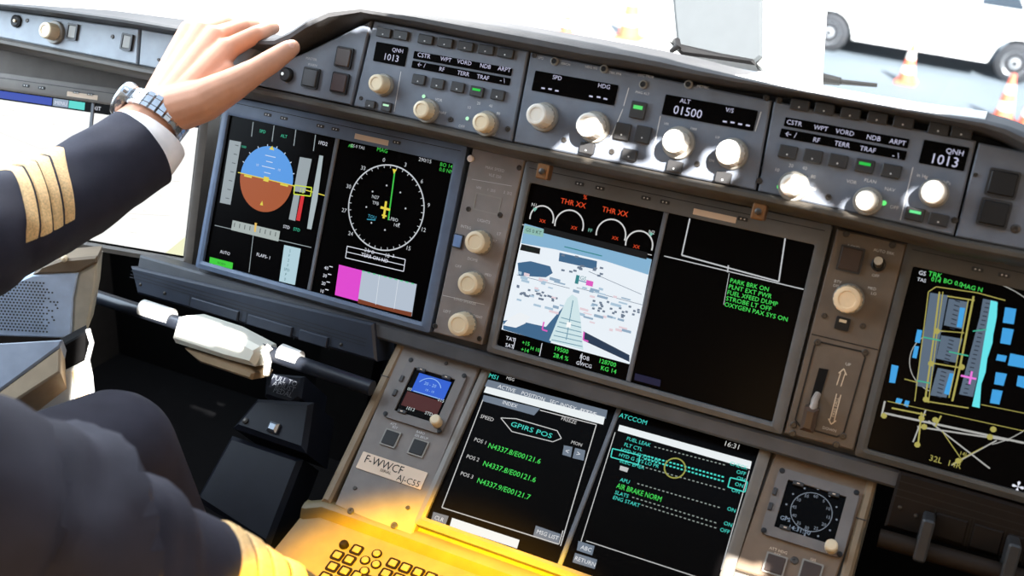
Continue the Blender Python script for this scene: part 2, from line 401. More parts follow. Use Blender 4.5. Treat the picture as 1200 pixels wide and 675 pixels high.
# lower lip under the face, a rounded rail
low = [(-60, 33), (60, 57), (160, 77.5), (230, 91), (272, 97), (340, 111), (412, 126.5), (500, 145), (600, 168.5), (700, 188.5), (800, 209), (887, 226), (1000, 251), (1118, 279.5), (1230, 301)]
rings = []
for x, y in low:
    u, v_ = hood.q(x, y)
    rings.append([(u, v_ + b, z) for z, b in ((-.022, .002), (.002, .001), (.006, -.002), (.006, -.006), (.001, -.010), (-.012, -.013), (-.03, -.015), (-.045, -.015), (-.045, .002))])
hood.part('lower_rail', MB().loft(rings), mat('rail_brown', (72, 66, 58), .5))
for x, y in ((636, 201), (889, 248)):      # small brown clips hanging below the rail
    a, b = hood.q(x, y, 0)
    c = hood.part('sunshade_clip', MB().rbox(a, b, .014, .017, .002, -.012, .002, .0015), mat('clip_bronze', (120, 84, 52), .4, metal=.4))
    hood.part('clip_pin', MB().lathe(a, b, [(.0035, .001), (.0035, .004), (.002, .005)], 12), SCREW, c)
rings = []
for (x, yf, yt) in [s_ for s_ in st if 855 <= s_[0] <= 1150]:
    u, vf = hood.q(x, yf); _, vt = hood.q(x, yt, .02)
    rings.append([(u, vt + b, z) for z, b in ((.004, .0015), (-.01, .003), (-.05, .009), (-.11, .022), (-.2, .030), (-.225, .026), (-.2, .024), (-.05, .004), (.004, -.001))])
hood.part('sunlit_hood_top', MB().loft(rings), mat('hood_glare_white', (214, 214, 210), .6), label='sunlit stretch of the hood top, its glare put into a white strip')  # hood top in full sun, whitened by an added pale strip

# ================================================================ display units
DW, DH = .33, .1953
def display(lab, pl, a0=0.0, b0=0.0, bez=None, plx=.2195):
    """local origin at the screen's top left corner"""
    t = Thing('display_unit', lab, 'display screen', pl, ab=(a0, b0), off=0)
    x0, x1, y0, y1 = -.0105, .3425, -.2055, .0235
    out = MB().rpts((x0 + x1) / 2, (y0 + y1) / 2, x1 - x0, y1 - y0, .003, 2)
    mid = MB().rpts(DW / 2, -DH / 2, DW + .008, DH + .008, .003, 2)
    inn = MB().rpts(DW / 2, -DH / 2, DW, DH, .002, 2)
    n = len(out)
    V = [(x, y, -.03) for x, y in out] + [(x, y, .003) for x, y in out] + [(x, y, .006) for x, y in mid] + [(x, y, .0045) for x, y in inn] + [(x, y, -.002) for x, y in inn]
    F = [(k * n + i, k * n + (i + 1) % n, (k + 1) * n + (i + 1) % n, (k + 1) * n + i) for k in range(4) for i in range(n)] + [tuple(range(n))]
    t.part('bezel', MB().add(V, F), bez or BEZ)
    t.screen = t.part('screen', MB().box(DW / 2, -DH / 2, DW, DH, -.02, 0), GLASS)
    # ledge groove and key rows on the top of the bezel
    t.part('bezel_groove', FB().line((x0 + .006, .0165), (x1 - .006, .0165), .0008, .0046), BLACK)
    for x in (.06, .085, .14, .162, .25): 
        k = t.part('bezel_key', MB().rbox(x, .0105, .011, .0042, .001, .003, .0062, .0006, 2), BTN)
        t.part('key_mark', FB().disc(x - .002, .0105, .0009, .0064, 8).disc(x + .002, .0105, .0009, .0064, 8), WHITEP, k)
    t.part('placard', FB().box_flat(plx, .0075, .048, .0066, .0062), PLAC)
    t.part('screen_mullion', MB().box(DW / 2, -DH / 2, .0055, DH, -.001, .0022, .001), BEZ)
    return t
def sub(t, name, fb, m): return t.part(name, fb, m, t.screen)
def sub_each(t, name, fb, m, lab=None):
    for f_ in fb.F:
        t.part(name, FB().add([fb.V[i] for i in f_], [tuple(range(len(f_)))]), m, t.screen)
class Lz:
    def __init__(s): s.z = .0004
    def __call__(s): s.z += .00008; return s.z

# ---------- A: flight display
A = display('display screen with the blue and brown attitude ball, beside the wrist watch', PANEL, bez=mat('bezel_skylit', (90, 104, 126), .45), plx=.2155); z = Lz()  # cool skylight from the left put into this bezel's blue
q = A.q
f = FB(); zz = z()
for a, b in (((297, 143), (295, 160)), ((321.5, 147), (319, 166)), ((347, 152), (344.5, 171)), ((370, 158), (367.5, 177))): f.line(q(*a), q(*b), .0012, zz)
f.line(q(252, 264), q(365, 290), .0009, zz); f.line(q(297, 276), q(292, 319), .0009, zz)
sub(A, 'frame_lines', f, GREY)
f = FB(); zz = z()
f.text('SPD', *q(308, 154), .004, zz, 'c').text('ALT', *q(333, 159.5), .004, zz, 'c').text('1500', *q(286, 172), .003, zz, 'c').text('STD', *q(348, 269), .004, zz, 'c')
sub(A, 'mode_text', f, glow((60, 190, 150)))
f = FB(); zz = z()
f.text('1FD2', *q(379, 168), .0045, zz, 'c').text('STD', *q(336, 266), .004, zz, 'c').text('AUTO', *q(264, 296), .004, zz, 'c').text('FLAPS- 1', *q(309, 300), .0042, zz, 'c')
sub(A, 'status_text', f, GW)
f = FB(); zz = z(); f.poly([q(269.5, 164), q(283, 166.5), q(270.5, 240), q(258, 237.5)], zz); sub(A, 'speed_tape', f, GREY)
f = FB(); zz = z()
for i in range(7):
    k = i / 6; f.line(q(276 - 11 * k, 170 + 62 * k), q(280 - 11 * k, 171 + 62 * k), .0009, zz)
sub(A, 'tape_marks', f, glow((70, 75, 78)))
cx, cy = q(312.5, 210); rr = abs(q(343, 216)[0] - q(282, 204)[0]) / 2
f = FB(); zz = z(); pts = [(cx + rr * math.cos(R(a)), cy + rr * 1.05 * math.sin(R(a))) for a in range(0, 181, 6)]
f.poly(pts, zz); sub(A, 'sky_half', f, glow((86, 152, 226)))
f = FB(); f.poly([(cx + rr * math.cos(R(a)), cy + rr * 1.05 * math.sin(R(a))) for a in range(180, 361, 6)], zz); sub(A, 'ground_half', f, glow((164, 82, 38)))
f = FB(); zz = z()
for a in range(20, 161, 20): f.line((cx + rr * math.cos(R(a)), cy + rr * 1.05 * math.sin(R(a))), (cx + rr * 1.06 * math.cos(R(a)), cy + rr * 1.11 * math.sin(R(a))), .0012, zz)
for d, w_ in ((.2, .25), (.38, .5), (.56, .25), (.74, .4)): f.line((cx - rr * w_ / 2, cy + rr * d), (cx + rr * w_ / 2, cy + rr * d), .001, zz)
f.text('10', cx - rr * .42, cy + rr * .38, .003, zz, 'c').text('10', cx + rr * .42, cy + rr * .38, .003, zz, 'c')
sub(A, 'pitch_scale', f, glow((200, 215, 235)))
f = FB(); zz = z(); f.line((cx - rr * 1.1, cy), (cx + rr * 1.1, cy), .0012, zz); f.poly([(cx - .004, cy - .003), (cx + .004, cy - .003), (cx + .004, cy + .003), (cx - .004, cy + .003)], zz + .00003)
for s_ in (-1, 1): f.line((cx + s_ * rr * .55, cy - .002), (cx + s_ * rr * .85, cy - .002), .0022, zz)
f.poly([(cx - .004, cy + rr * .95), (cx + .004, cy + rr * .95), (cx, cy + rr * 1.08)], zz).poly([(cx - .0025, cy - rr * .85), (cx + .0025, cy - rr * .85), (cx, cy - rr * .7)], zz)
f.line((cx + rr * 1.05, cy - .001), (cx + rr * 2.3, cy - .003), .0012, zz)
sub(A, 'aircraft_mark', f, glow((220, 205, 70)))
f = FB(); zz = z(); f.poly([q(352, 184), q(366, 186.5), q(358, 226), q(344.5, 224)], zz).poly([q(345, 227), q(352, 228), q(346.5, 259), q(339, 257)], zz); sub_each(A, 'altitude_tape', f, GREY)
f = FB(); zz = z(); f.poly([q(353.5, 228), q(357.5, 229), q(352, 259), q(347.5, 258)], zz); sub(A, 'ground_ribbon', f, glow((205, 40, 45)))
f = FB(); zz = z(); a = [q(346, 217), q(366, 220), q(364.5, 230), q(345, 227.5)]; f.path(a + [a[0]], .0014, zz); f.text('15', *q(355, 223.5), .006, zz, 'c'); sub(A, 'altitude_box', f, glow((200, 220, 50)))
f = FB(); zz = z(); f.poly([q(375, 182), q(379.5, 183), q(372.5, 235), q(365.5, 269), q(360.5, 268), q(366, 232)], zz); sub(A, 'vertical_speed_scale', f, glow((165, 178, 182)))
f = FB(); zz = z(); f.poly([q(273.5, 258), q(329, 271), q(327, 283), q(271.5, 269.5)], zz); sub(A, 'heading_tape', f, glow((165, 175, 172)))
f = FB(); zz = z()
for i in range(9): k = i / 8; f.line(q(276 + 48 * k, 261 + 11 * k), q(275.3 + 48 * k, 266 + 11 * k), .0011, zz)
sub(A, 'tape_marks', f, glow((60, 66, 66)))
f = FB(); zz = z(); f.poly([q(299.5, 261), q(302, 261.5), q(300.5, 272), q(298.5, 271.5)], zz); sub(A, 'heading_pointer', f, glow((225, 185, 90)))
f = FB(); zz = z(); f.poly([q(247, 301), q(274, 308), q(273, 316.5), q(246, 308.5)], zz); sub(A, 'green_banner', f, glow((58, 200, 50)))
f = FB(); zz = z(); f.text('NORM', *q(260.5, 308.8), .003, zz, 'c'); sub(A, 'banner_text', f, glow((20, 70, 25)))
f = FB(); zz = z(); f.poly([q(334, 287), q(353.5, 291.5), q(346.5, 334), q(328, 329.5)], zz); sub_each(A, 'flap_box', f, glow((175, 205, 215)))
f = FB(); zz = z()
for i in range(7): k = i / 6; f.text(('S', 'F', '2', '3', 'SPD', 'F', '0')[i], *q(341 - 6 * k, 294 + 33 * k), .0036, zz, 'c')
sub(A, 'flap_text', f, glow((60, 110, 120)))
# navigation half
f = FB(); zz = z(); cx, cy = q(453, 243.5); rr = abs(q(497, 252)[0] - q(410, 235)[0]) / 2
f.arc(cx, cy, rr, 0, 360, .0016, zz, 60)
for i in range(36):
    a = R(i * 10 + 5); f.line((cx + rr * .93 * math.cos(a), cy + rr * .93 * math.sin(a)), (cx + rr * math.cos(a), cy + rr * math.sin(a)), .0008, zz)
for i, s_ in enumerate(('3', '6', '9', '12', '15', '18', '21', '24', '27', '30', '33', '0')):
    a = R(75 - i * 30); f.text(s_, cx + rr * 1.12 * math.cos(a), cy + rr * 1.12 * math.sin(a), .005, zz, 'c')
for i in range(8):
    a = R(i * 45 + 10); f.disc(cx + rr * .52 * math.cos(a), cy + rr * .52 * math.sin(a), .0012, zz, 6)
f.text('N27', *q(441, 231), .004, zz, 'c').text('TFB', *q(441, 238), .004, zz, 'c').text('LFBO', *q(462, 257), .004, zz, 'c').text('14R', *q(466, 264), .004, zz, 'c')
f.text('290/15', *q(499, 188), .0045, zz, 'c').text('GS 0 TAS', *q(420, 172), .0036, zz, 'c')
sub(A, 'compass_rose', f, glow((190, 194, 200)))
f = FB(); zz = z(); f.line(q(463.5, 201), q(456, 258), .0018, zz).text('MAG', *q(449, 176), .005, zz, 'c').text('AB', *q(412, 171), .004, zz, 'c').text('BO 14', *q(524, 194), .0045, zz, 'c').text('0.0 NM', *q(524, 200), .0045, zz, 'c')
sub(A, 'track_line', f, glow((60, 190, 70)))
f = FB(); zz = z(); f.line(q(453.5, 236), q(450.5, 256), .003, zz).line(q(447, 243), q(458, 246), .003, zz).line(q(448.5, 252), q(454, 253.5), .002, zz).poly([q(461, 198), q(466, 199), q(462.5, 204)], zz); sub(A, 'aircraft_symbol', f, glow((225, 205, 70)))
f = FB(); zz = z(); f.text('TOU', *q(437, 254), .004, zz, 'c').line(q(431, 257), q(441, 258), .0012, zz); sub(A, 'beacon_symbol', f, glow((60, 150, 175)))
f = FB(); zz = z()
a = [q(408, 288.5), q(476, 304), q(474, 318), q(406, 302)]; f.path(a + [a[0]], .0009, zz); f.line(q(407, 295), q(475, 311), .0008, zz)
f.text('TERR ON ND', *q(440, 302), .0045, zz, 'c').text('V D', *q(436, 295), .004, zz, 'c').text('- 3 -', *q(462, 300), .004, zz, 'c')
for i in range(4): f.text('%d0' % (4 - i), *q(383.5 - 1.6 * i, 314 + 9 * i), .0042, zz, 'c'); f.line(q(387 - 1.6 * i, 312 + 9 * i), q(391 - 1.6 * i, 313 + 9 * i), .001, zz)
sub(A, 'vertical_display_frame', f, GW)
f = FB(); zz = z(); f.poly([q(398.5, 310), q(425.5, 317), q(420.5, 353), q(393.5, 345.5)], zz); sub(A, 'magenta_block', f, glow((222, 70, 205)))
f = FB(); zz = z(); f.poly([q(425.5, 317), q(489.5, 333), q(483.5, 370.5), q(420.5, 353)], zz); sub(A, 'terrain_block', f, glow((178, 190, 205)))
f = FB(); zz = z(); f.poly([q(421, 350), q(452, 359), q(484, 366), q(483, 371), q(420.3, 355)], zz); sub(A, 'terrain_profile', f, glow((120, 60, 35)))
f = FB(); zz = z(); f.dash(q(425.5, 317.5), q(489.5, 333.5), .0014, zz, 10); sub(A, 'terrain_dots', f, glow((100, 200, 150)))
f = FB(); zz = z(); f.line(q(446, 322), q(441.5, 357), .0007, zz).line(q(468, 327.5), q(463, 362), .0007, zz); sub(A, 'terrain_grid', f, glow((215, 222, 230)))

# ---------- E: outer left chart display
Ed = display('display screen at the far left showing a bright white chart', OUTER, bez=mat('bezel_warm', (98, 90, 82), .45), plx=.15); z = Lz(); q = Ed.q
f = FB(); f.poly([(.002, -.014), (DW - .003, -.014), (DW - .003, -DH + .003), (.002, -DH + .003)], z()); sub(Ed, 'chart_page', f, glow((252, 252, 250), 1.05))
f = FB(); f.poly([(.002, -.0015), (.1, -.0015), (.1, -.012), (.002, -.012)], z()); f.poly([(.205, -.0015), (DW - .004, -.0015), (DW - .004, -.012), (.205, -.012)], z.z); sub_each(Ed, 'title_bar', f, glow((48, 72, 175)))
f = FB(); f.poly([(.102, -.0015), (.126, -.0015), (.126, -.012), (.102, -.012)], z()); sub(Ed, 'page_button', f, glow((150, 165, 185)))
f = FB(); f.poly([(.127, -.0015), (.152, -.0015), (.152, -.012), (.127, -.012)], z()); sub(Ed, 'teal_button', f, glow((90, 215, 205)))
sub(Ed, 'menu_text', FB().text('EXIT', .162, -.007, .0055, z(), 'l'), GW); sub(Ed, 'menu_text', FB().text('MENU', .105, -.007, .005, z.z, 'l'), GW)
f = FB(); zz = z()
for i in range(46):
    x = random.uniform(.01, .3); y = random.uniform(-.185, -.02)
    if random.random() < .5: f.line((x, y), (x + random.uniform(.004, .012), y + random.uniform(-.004, .004)), .0005, zz)
    else: f.text(random.choice(('12', 'K5', 'A', 'N2', 'W', '48')), x, y, .0024, zz)
f.path([(.02, -.06), (.09, -.075), (.15, -.06), (.25, -.1), (.31, -.09)], .0005, zz).path([(.04, -.17), (.12, -.12), (.2, -.15), (.3, -.14)], .0005, zz)
sub(Ed, 'chart_lines', f, glow((228, 224, 216)))
f = FB(); f.poly([(DW - .03, -DH + .003), (DW - .003, -DH + .003), (DW - .003, -DH + .03)], z()); sub(Ed, 'chart_corner', f, glow((246, 246, 205)))

# ---------- B: centre display
B = display('large centre display screen with engine gauges and a blue camera picture', PANEL, .4304, -.0024, bez=mat('bezel_grey', (92, 92, 92), .45)); z = Lz(); q = B.q
f = FB(); zz = z()
for (x, y, r_) in ((635, 256, 13), (667, 264, 15.5), (716, 275, 15.5), (749, 287, 14)):
    c = q(x, y); rr = r_ * 1.12e-3; f.arc(*c, rr, -10, 195, .0016, zz, 20)
f.line(q(607, 262), q(764, 299), .0009, zz).text('N1', *q(626, 240), .004, zz, 'c').text('N2', *q(764, 272), .004, zz, 'c')
sub(B, 'engine_gauges', f, glow((205, 205, 205)))
f = FB(); zz = z()
for (x, y) in ((636, 259), (673, 267), (721, 279), (746, 289)): f.text('XX', *q(x, y), .0038, zz, 'c')
f.text('THR XX', *q(672, 238), .006, zz, 'c').text('%', *q(686, 231), .005, zz, 'c').text('THR XX', *q(721, 248), .006, zz, 'c')
sub(B, 'amber_values', f, AMB)
zz = z()
for x_, y_, s_ in ((627, 246, '▼'), (692, 270, 'FF'), (763, 275, '▼')): sub(B, 'teal_unit', FB().text(s_, *q(x_, y_), .004, zz, 'c'), glow((120, 185, 170)))
# the taxi camera picture: pale apron, buildings, fuselage and wing seen from the tail
P = lambda *pts: [q(x, y) for x, y in pts]
f = FB(); f.poly(P((615, 262), (764, 304), (739, 427), (588, 386)), z()); sub(B, 'camera_picture', f, glow((232, 240, 247)))
f = FB(); f.poly(P((615, 262), (764, 304), (760, 322), (710, 306), (650, 292), (611, 285)), z()); sub(B, 'picture_sky', f, glow((130, 176, 208)))
f = FB(); zz = z(); f.poly(P((607, 308), (622, 306), (645, 312), (648, 320), (640, 325), (608, 323)), zz).poly(P((656, 296), (700, 306), (699, 316), (655, 306)), zz).poly(P((600, 374), (640, 383), (660, 360), (668, 362), (645, 402), (590, 386), (590, 376)), zz)
sub(B, 'picture_shade', f, glow((62, 102, 138)))
f = FB(); zz = z()
for i in range(26): x = 606 + random.random() * 45; y = 335 + (x - 606) * .24 + random.uniform(-2, 8); f.poly(P((x, y), (x + 3, y + .7), (x + 2.5, y + 3), (x - .5, y + 2.3)), zz)
for i in range(26): x = 690 + random.random() * 58; y = 352 + (x - 690) * .26 + random.uniform(-8, 8); f.poly(P((x, y), (x + 3, y + .7), (x + 2.5, y + 3), (x - .5, y + 2.3)), zz)
for i in range(16): x = 655 + random.random() * 50; y = 298 + (x - 655) * .24 + random.uniform(-4, 18); f.poly(P((x, y), (x + 4, y + 1), (x + 3.5, y + 3), (x - .5, y + 2.3)), zz)
f.line(q(606, 322), q(668, 338), .0006, zz).line(q(676, 337), q(756, 358), .0006, zz).line(q(690, 318), q(752, 345), .0006, zz)
sub(B, 'picture_buildings', f, glow((105, 120, 140)))
for nm_, c_, n_, bx in (('picture_roads', (168, 194, 214), 22, (606, 728)), ('picture_vehicles', (226, 206, 214), 18, (606, 728)), ('picture_lots', (142, 168, 192), 16, (640, 730))):
    f = FB(); zz = z()
    for i in range(n_):
        x = random.uniform(*bx); y = 312 + (x - 615) * .28 + random.uniform(-4, 46)
        if y > 372 + (x - 600) * .24: continue
        w_ = random.uniform(4, 13); h_ = random.uniform(1.2, 3.5); f.poly(P((x, y), (x + w_, y + w_ * .27), (x + w_ - .6, y + w_ * .27 + h_), (x - .6, y + h_)), zz)
    o_ = sub(B, nm_, f, glow(c_)); o_['kind'] = 'stuff'
f = FB(); zz = z(); f.poly(P((684, 388), (738, 416), (738, 424), (684, 399)), zz); sub(B, 'picture_wing_shadow', f, glow((35, 55, 80)))
f = FB(); f.poly(P((598, 372), (610, 366), (622, 371), (616, 379), (605, 384), (590, 381)), z()); sub(B, 'picture_wing', f, glow((235, 240, 244)))
f = FB(); f.poly(P((671, 345), (677, 349), (681, 375), (684, 410), (644, 399), (655, 372), (665, 350)), z()); sub(B, 'picture_fuselage', f, glow((206, 228, 232)))
f = FB(); zz = z()
for i in range(6): k = i / 5; f.line(q(658 - 11 * k, 372 + 26 * k), q(681 + 2 * k, 378 + 28 * k), .001, zz)
f.line(q(672, 352), q(664, 398), .0011, zz)
sub(B, 'picture_frames', f, glow((110, 150, 170)))
f = FB(); f.poly(P((665, 377), (670, 378), (669, 384), (664, 383)), z()); sub(B, 'picture_tail', f, glow((248, 250, 250)))
f = FB(); zz = z(); f.path(P((638, 377), (636, 386), (642, 388)), .0018, zz).path(P((685, 389), (684, 398), (690, 400)), .0018, zz).poly(P((688, 328), (696, 330), (695, 336), (687, 334)), zz); sub(B, 'picture_pink_marks', f, glow((220, 90, 190)))
f = FB(); zz = z(); f.line(q(662, 289), q(706, 300), .0012, zz).text('GS', *q(684, 326), .0045, zz, 'c').poly(P((676, 322), (680, 323), (678, 333), (674, 332)), zz); sub(B, 'picture_teal_marks', f, glow((50, 130, 135)))
f = FB(); f.poly(P((638, 266), (760, 296), (758, 304), (637, 273)), z()); f.poly(P((612, 286), (634, 291), (633, 298), (610, 293)), z.z); sub(B, 'picture_caption_band', f, glow((10, 12, 14)))
f = FB(); f.poly(P((616, 264), (638, 269), (637, 278), (614, 273)), z()); sub(B, 'caption_box', f, glow((140, 185, 175)))
f = FB(); zz = z(); f.text('GS 0 KT', *q(626, 271), .004, zz, 'c').text('AUTO', *q(622, 292), .003, zz, 'c'); sub(B, 'caption_text', f, glow((20, 50, 40)))
f = FB(); zz = z(); f.text('TAT', *q(599, 397), .0045, zz, 'c').text('SAT', *q(598, 405), .0045, zz, 'c').text('FOB', *q(686, 419), .0045, zz, 'c').text('GWCG', *q(685, 427), .0042, zz, 'c').line(q(605, 396), q(602, 409), .0008, zz).line(q(636, 402), q(633, 417), .0008, zz).line(q(683, 414), q(681, 425), .0008, zz)
sub(B, 'data_captions', f, GW)
f = FB(); zz = z(); f.text('+15', *q(617, 402), .0045, zz, 'c').text('+14', *q(616, 410), .0045, zz, 'c').text('H 10', *q(628, 409), .0042, zz, 'c').text('19500', *q(659, 410), .005, zz, 'c').text('28.4 %', *q(658, 418), .005, zz, 'c').text('128700', *q(713, 425), .005, zz, 'c').text('KG 14', *q(714, 433), .005, zz, 'c')
sub(B, 'data_values', f, G)
f = FB(); zz = z()
f.path(P((809, 256), (799.5, 299), (913, 330), (921, 276)), .0015, zz); f.line(q(779, 300), q(942, 339), .0011, zz); f.line(q(854, 311), q(853, 319), .0014, zz)
f.line(q(855, 320), q(848.5, 357), .0006, zz)
sub(B, 'page_frame', f, glow((190, 192, 195)))
f = FB(); zz = z()
for i, (s_, w_) in enumerate((('PARK BRK ON', .042), ('PLNT EXT PWR', .047), ('FUEL XFEED DUMP', .055), ('STROBE LT OFF', .05), ('OXYGEN PAX SYS ON', .069))): f.text(s_, *q(856.5 - 1.7 * i, 328.5 + 6.9 * i), .0048, zz, 'l', w_)
sub(B, 'memo_text', f, G)
f = FB(); f.poly(P((745, 437), (775, 445), (774, 453), (744, 445)), z()); sub(B, 'dim_reflection_box', f, glow((20, 22, 52)))

# ---------- C: right map display
C_ = display('display screen at the right edge showing the airport map', PANEL, .8600, -.0024, bez=mat('bezel_warm_shade', (72, 70, 66), .45)); z = Lz(); q = C_.q  # dim warm light on the right put into this bezel's brown
f = FB(); zz = z(); sub(C_, 'range_ring', FB().arc(*q(1132, 425), .085, 0, 85, .0008, zz, 30).arc(*q(1132, 425), .085, 300, 360, .0008, zz, 20).arc(*q(1105, 425), .032, 100, 260, .0008, zz, 20), glow((172, 172, 168)))
sub(C_, 'rose_symbol', FB().text('✢', *q(1193, 570), .010, zz, 'c'), GW)
sub(C_, 'white_text', FB().text('GS', *q(1081, 320), .0042, zz, 'c'), GW); sub(C_, 'white_text', FB().text('TAS', *q(1080, 328), .0036, zz, 'c'), GW)
f.line(q(1036, 484), q(1200, 519), .0021, zz).line(q(1075, 500), q(1182, 516), .0016, zz).line(q(1088, 493), q(1160, 549), .0014, zz).line(q(1115, 545), q(1168, 516), .0013, zz).line(q(1085, 480), q(1070, 518), .0014, zz).line(q(1037, 470), q(1033, 488), .0018, zz)
sub(C_, 'runways', f, glow((172, 172, 168)))
f = FB(); zz = z(); f.text('TRK', *q(1096, 322), .005, zz, 'c').text('014', *q(1097, 328), .0045, zz, 'c').text('BO 0.0', *q(1117, 331), .0045, zz, 'c').text('MAG N', *q(1139, 337), .0045, zz, 'c'); sub(C_, 'green_text', f, G)
# map lattice drawn in its own straight grid from the top left node
def M(x, y): return (x, y)
f = FB(); zz = z()
Q = lambda *pts: [q(x, y) for x, y in pts]
for pts in (((1090, 343), (1111, 346), (1090, 455), (1073, 452)), ((1112, 350), (1135, 354), (1129, 386), (1106, 381)), ((1103, 393), (1128, 397), (1120, 425), (1097, 420)), ((1099, 431), (1119, 435), (1109, 466), (1090, 463)), ((1152, 350), (1168, 353), (1140, 465), (1124, 462), (1148, 372))): f.poly(Q(*pts), zz)
sub_each(C_, 'apron_area', f, glow((88, 104, 122)))
f = FB(); zz = z()
for y0, y1, x0 in ((352, 384, 1119), (398, 424, 1112), (435, 464, 1103)):
    for i in range(7): k = i / 6; f.line(q(x0 - 6 * k, y0 + (y1 - y0) * k), q(x0 + 6 - 6 * k, y0 + 2 + (y1 - y0) * k), .001, zz)
for i in range(22): k = i / 21; f.line(q(1155 - 26 * k, 355 + 105 * k), q(1160 - 26 * k, 356 + 105 * k), .001, zz)
sub(C_, 'stand_lines', f, glow((30, 38, 50)))
f = FB(); zz = z()
for pts in (((1125, 360), (1131, 361), (1127, 384), (1121, 383)), ((1113, 437), (1118, 438), (1112, 463), (1106, 461)), ((1075, 386), (1081, 387), (1078, 402), (1072, 401)), ((1072, 405), (1077, 406), (1074, 420), (1069, 419)), ((1045, 427), (1053, 429), (1049, 449), (1042, 448)), ((1051, 466), (1058, 468), (1055, 474), (1049, 472)), ((1061, 469), (1066, 470), (1064, 477), (1059, 475)), ((1178, 360), (1191, 362), (1188, 380), (1175, 378)), ((1175, 384), (1188, 386), (1184, 404), (1172, 402)), ((1169, 415), (1180, 417), (1178, 424), (1167, 422)), ((1184, 414), (1204, 418), (1204, 432), (1181, 428)), ((1167, 436), (1180, 438), (1176, 452), (1165, 450)), ((1163, 456), (1175, 458), (1171, 474), (1160, 472)), ((1193, 440), (1204, 442), (1204, 456), (1191, 452))): f.poly(Q(*pts), zz)
sub_each(C_, 'building_block', f, glow((62, 158, 222)))
f = FB(); zz = z(); f.poly(Q((1161, 352), (1169, 354), (1168, 372), (1164, 392), (1163, 402), (1157, 420), (1155, 436), (1150, 450), (1148, 478), (1139, 476), (1146, 444), (1153, 400), (1158, 372)), zz); sub(C_, 'terminal_block', f, glow((100, 225, 232)))
f = FB(); zz = z()
def yl(*pts, w=.0013): f.path(Q(*pts), w * .72, zz)
yl((1088, 342), (1097, 336), (1145, 343), (1178, 352)); yl((1088, 342), (1072, 470)); yl((1101, 342), (1095, 390), (1084, 470), w=.0024); yl((1105, 342), (1098, 392), (1088, 472))
yl((1141, 347), (1125, 430), (1116, 470), w=.0026); yl((1135, 350), (1120, 430), (1112, 466)); yl((1095, 387), (1130, 390)); yl((1091, 425), (1126, 431), w=.0018); yl((1040, 470), (1200, 505), w=.001); yl((1045, 478), (1085, 486), w=.0022)
yl((1060, 444), (1075, 448)); yl((1085, 470), (1135, 478), w=.0016); yl((1150, 474), (1200, 484), w=.001); yl((1110, 347), (1142, 352), w=.0018); yl((1080, 483), (1076, 520), w=.0022); yl((1103, 487), (1096, 500), w=.0022); yl((1104, 505), (1128, 540), w=.0012); yl((1120, 541), (1152, 524), w=.0012)
for x, y in ((1036, 487), (1080, 490), (1083, 500), (1096, 492), (1075, 521), (1098, 388), (1091, 426), (1127, 430), (1085, 468), (1164, 503), (1160, 512), (1123, 540)): f.disc(*q(x, y), .0031, zz, 7)
f.text('32L  14R', *q(1108, 541), .006, zz, 'c').text('14L', *q(1130, 532), .004, zz, 'c')
sub(C_, 'taxiways', f, glow((168, 160, 84)))
f = FB(); zz = z(); f.line(q(1082, 395), q(1102, 399), .0014, zz).line(q(1112, 412), q(1135, 417), .0014, zz).line(q(1075, 446), q(1090, 449), .0014, zz).line(q(1140, 388), q(1156, 386), .0012, zz); sub_each(C_, 'teal_link', f, glow((60, 170, 140)))
f = FB(); zz = z(); f.line(q(1126, 440), q(1144, 444), .002, zz).line(q(1139, 435), q(1136, 450), .002, zz); sub(C_, 'own_position_mark', f, glow((235, 120, 220)))

# ---------- D: lower centre display
D = display('lower centre display screen with the white menu bar and green text, on the pedestal slope', LOWER, bez=mat('bezel_tan', (104, 96, 86), .45)); z = Lz(); q = D.q
Q = lambda *pts: [q(x, y) for x, y in pts]
f = FB(); f.text('FMS1', *q(577, 441), .0055, z(), 'c').text('ATCCOM', *q(742, 491), .0055, z.z, 'c'); sub(D, 'page_title', f, CY)
f = FB(); zz = z(); f.poly(Q((572, 445), (712, 481), (710, 491), (568, 453)), zz).poly(Q((567, 463), (633, 479), (626, 487), (565, 470)), zz).poly(Q((661, 522), (671, 524), (669, 536), (659, 533)), zz).poly(Q((674, 525), (686, 528), (684, 540), (671, 537)), zz).poly(Q((628, 616), (657, 626), (654, 638), (625, 628)), zz).poly(Q((508, 600), (526, 605), (522, 616), (505, 611)), zz).poly(Q((678, 634), (697, 640), (694, 651), (676, 645)), zz).poly(Q((674, 648), (700, 656), (697, 667), (671, 659)), zz)
sub_each(D, 'menu_button', f, glow((108, 120, 135)))
f = FB(); zz = z(); f.poly(Q((570, 453), (709, 489), (707, 498), (567, 460)), zz).poly(Q((530, 607), (609, 633), (606, 643), (527, 617)), zz).poly(Q((726, 498), (881, 541), (879, 550), (724, 505)), zz)
sub_each(D, 'menu_bar', f, glow((232, 238, 240)))
f = FB(); zz = z()
f.text('ACTIVE    POSITION   SEC INDEX   DATA', *q(640, 469), .0048, zz, 'c', rot=0).text('ACTIVE', *q(689, 483), .0045, zz, 'c').text('INDEX', *q(598, 474), .0045, zz, 'c').text('MSG LIST', *q(642, 627), .0045, zz, 'c').text('CLR', *q(515, 608), .0045, zz, 'c').text('ABC', *q(687, 643), .0045, zz, 'c').text('RETURN', *q(686, 658), .0045, zz, 'c').text('<', *q(665, 529), .006, zz, 'c').text('>', *q(678, 532), .006, zz, 'c')
sub(D, 'button_text', f, glow((225, 228, 232)))
f = FB(); zz = z()
f.path(Q((566, 469), (518, 595), (655, 638), (660, 622)), .0011, zz); f.path(Q((633, 481), (699, 498), (657, 640)), .0011, zz); f.line(q(518, 595), q(654, 638), .0009, zz)
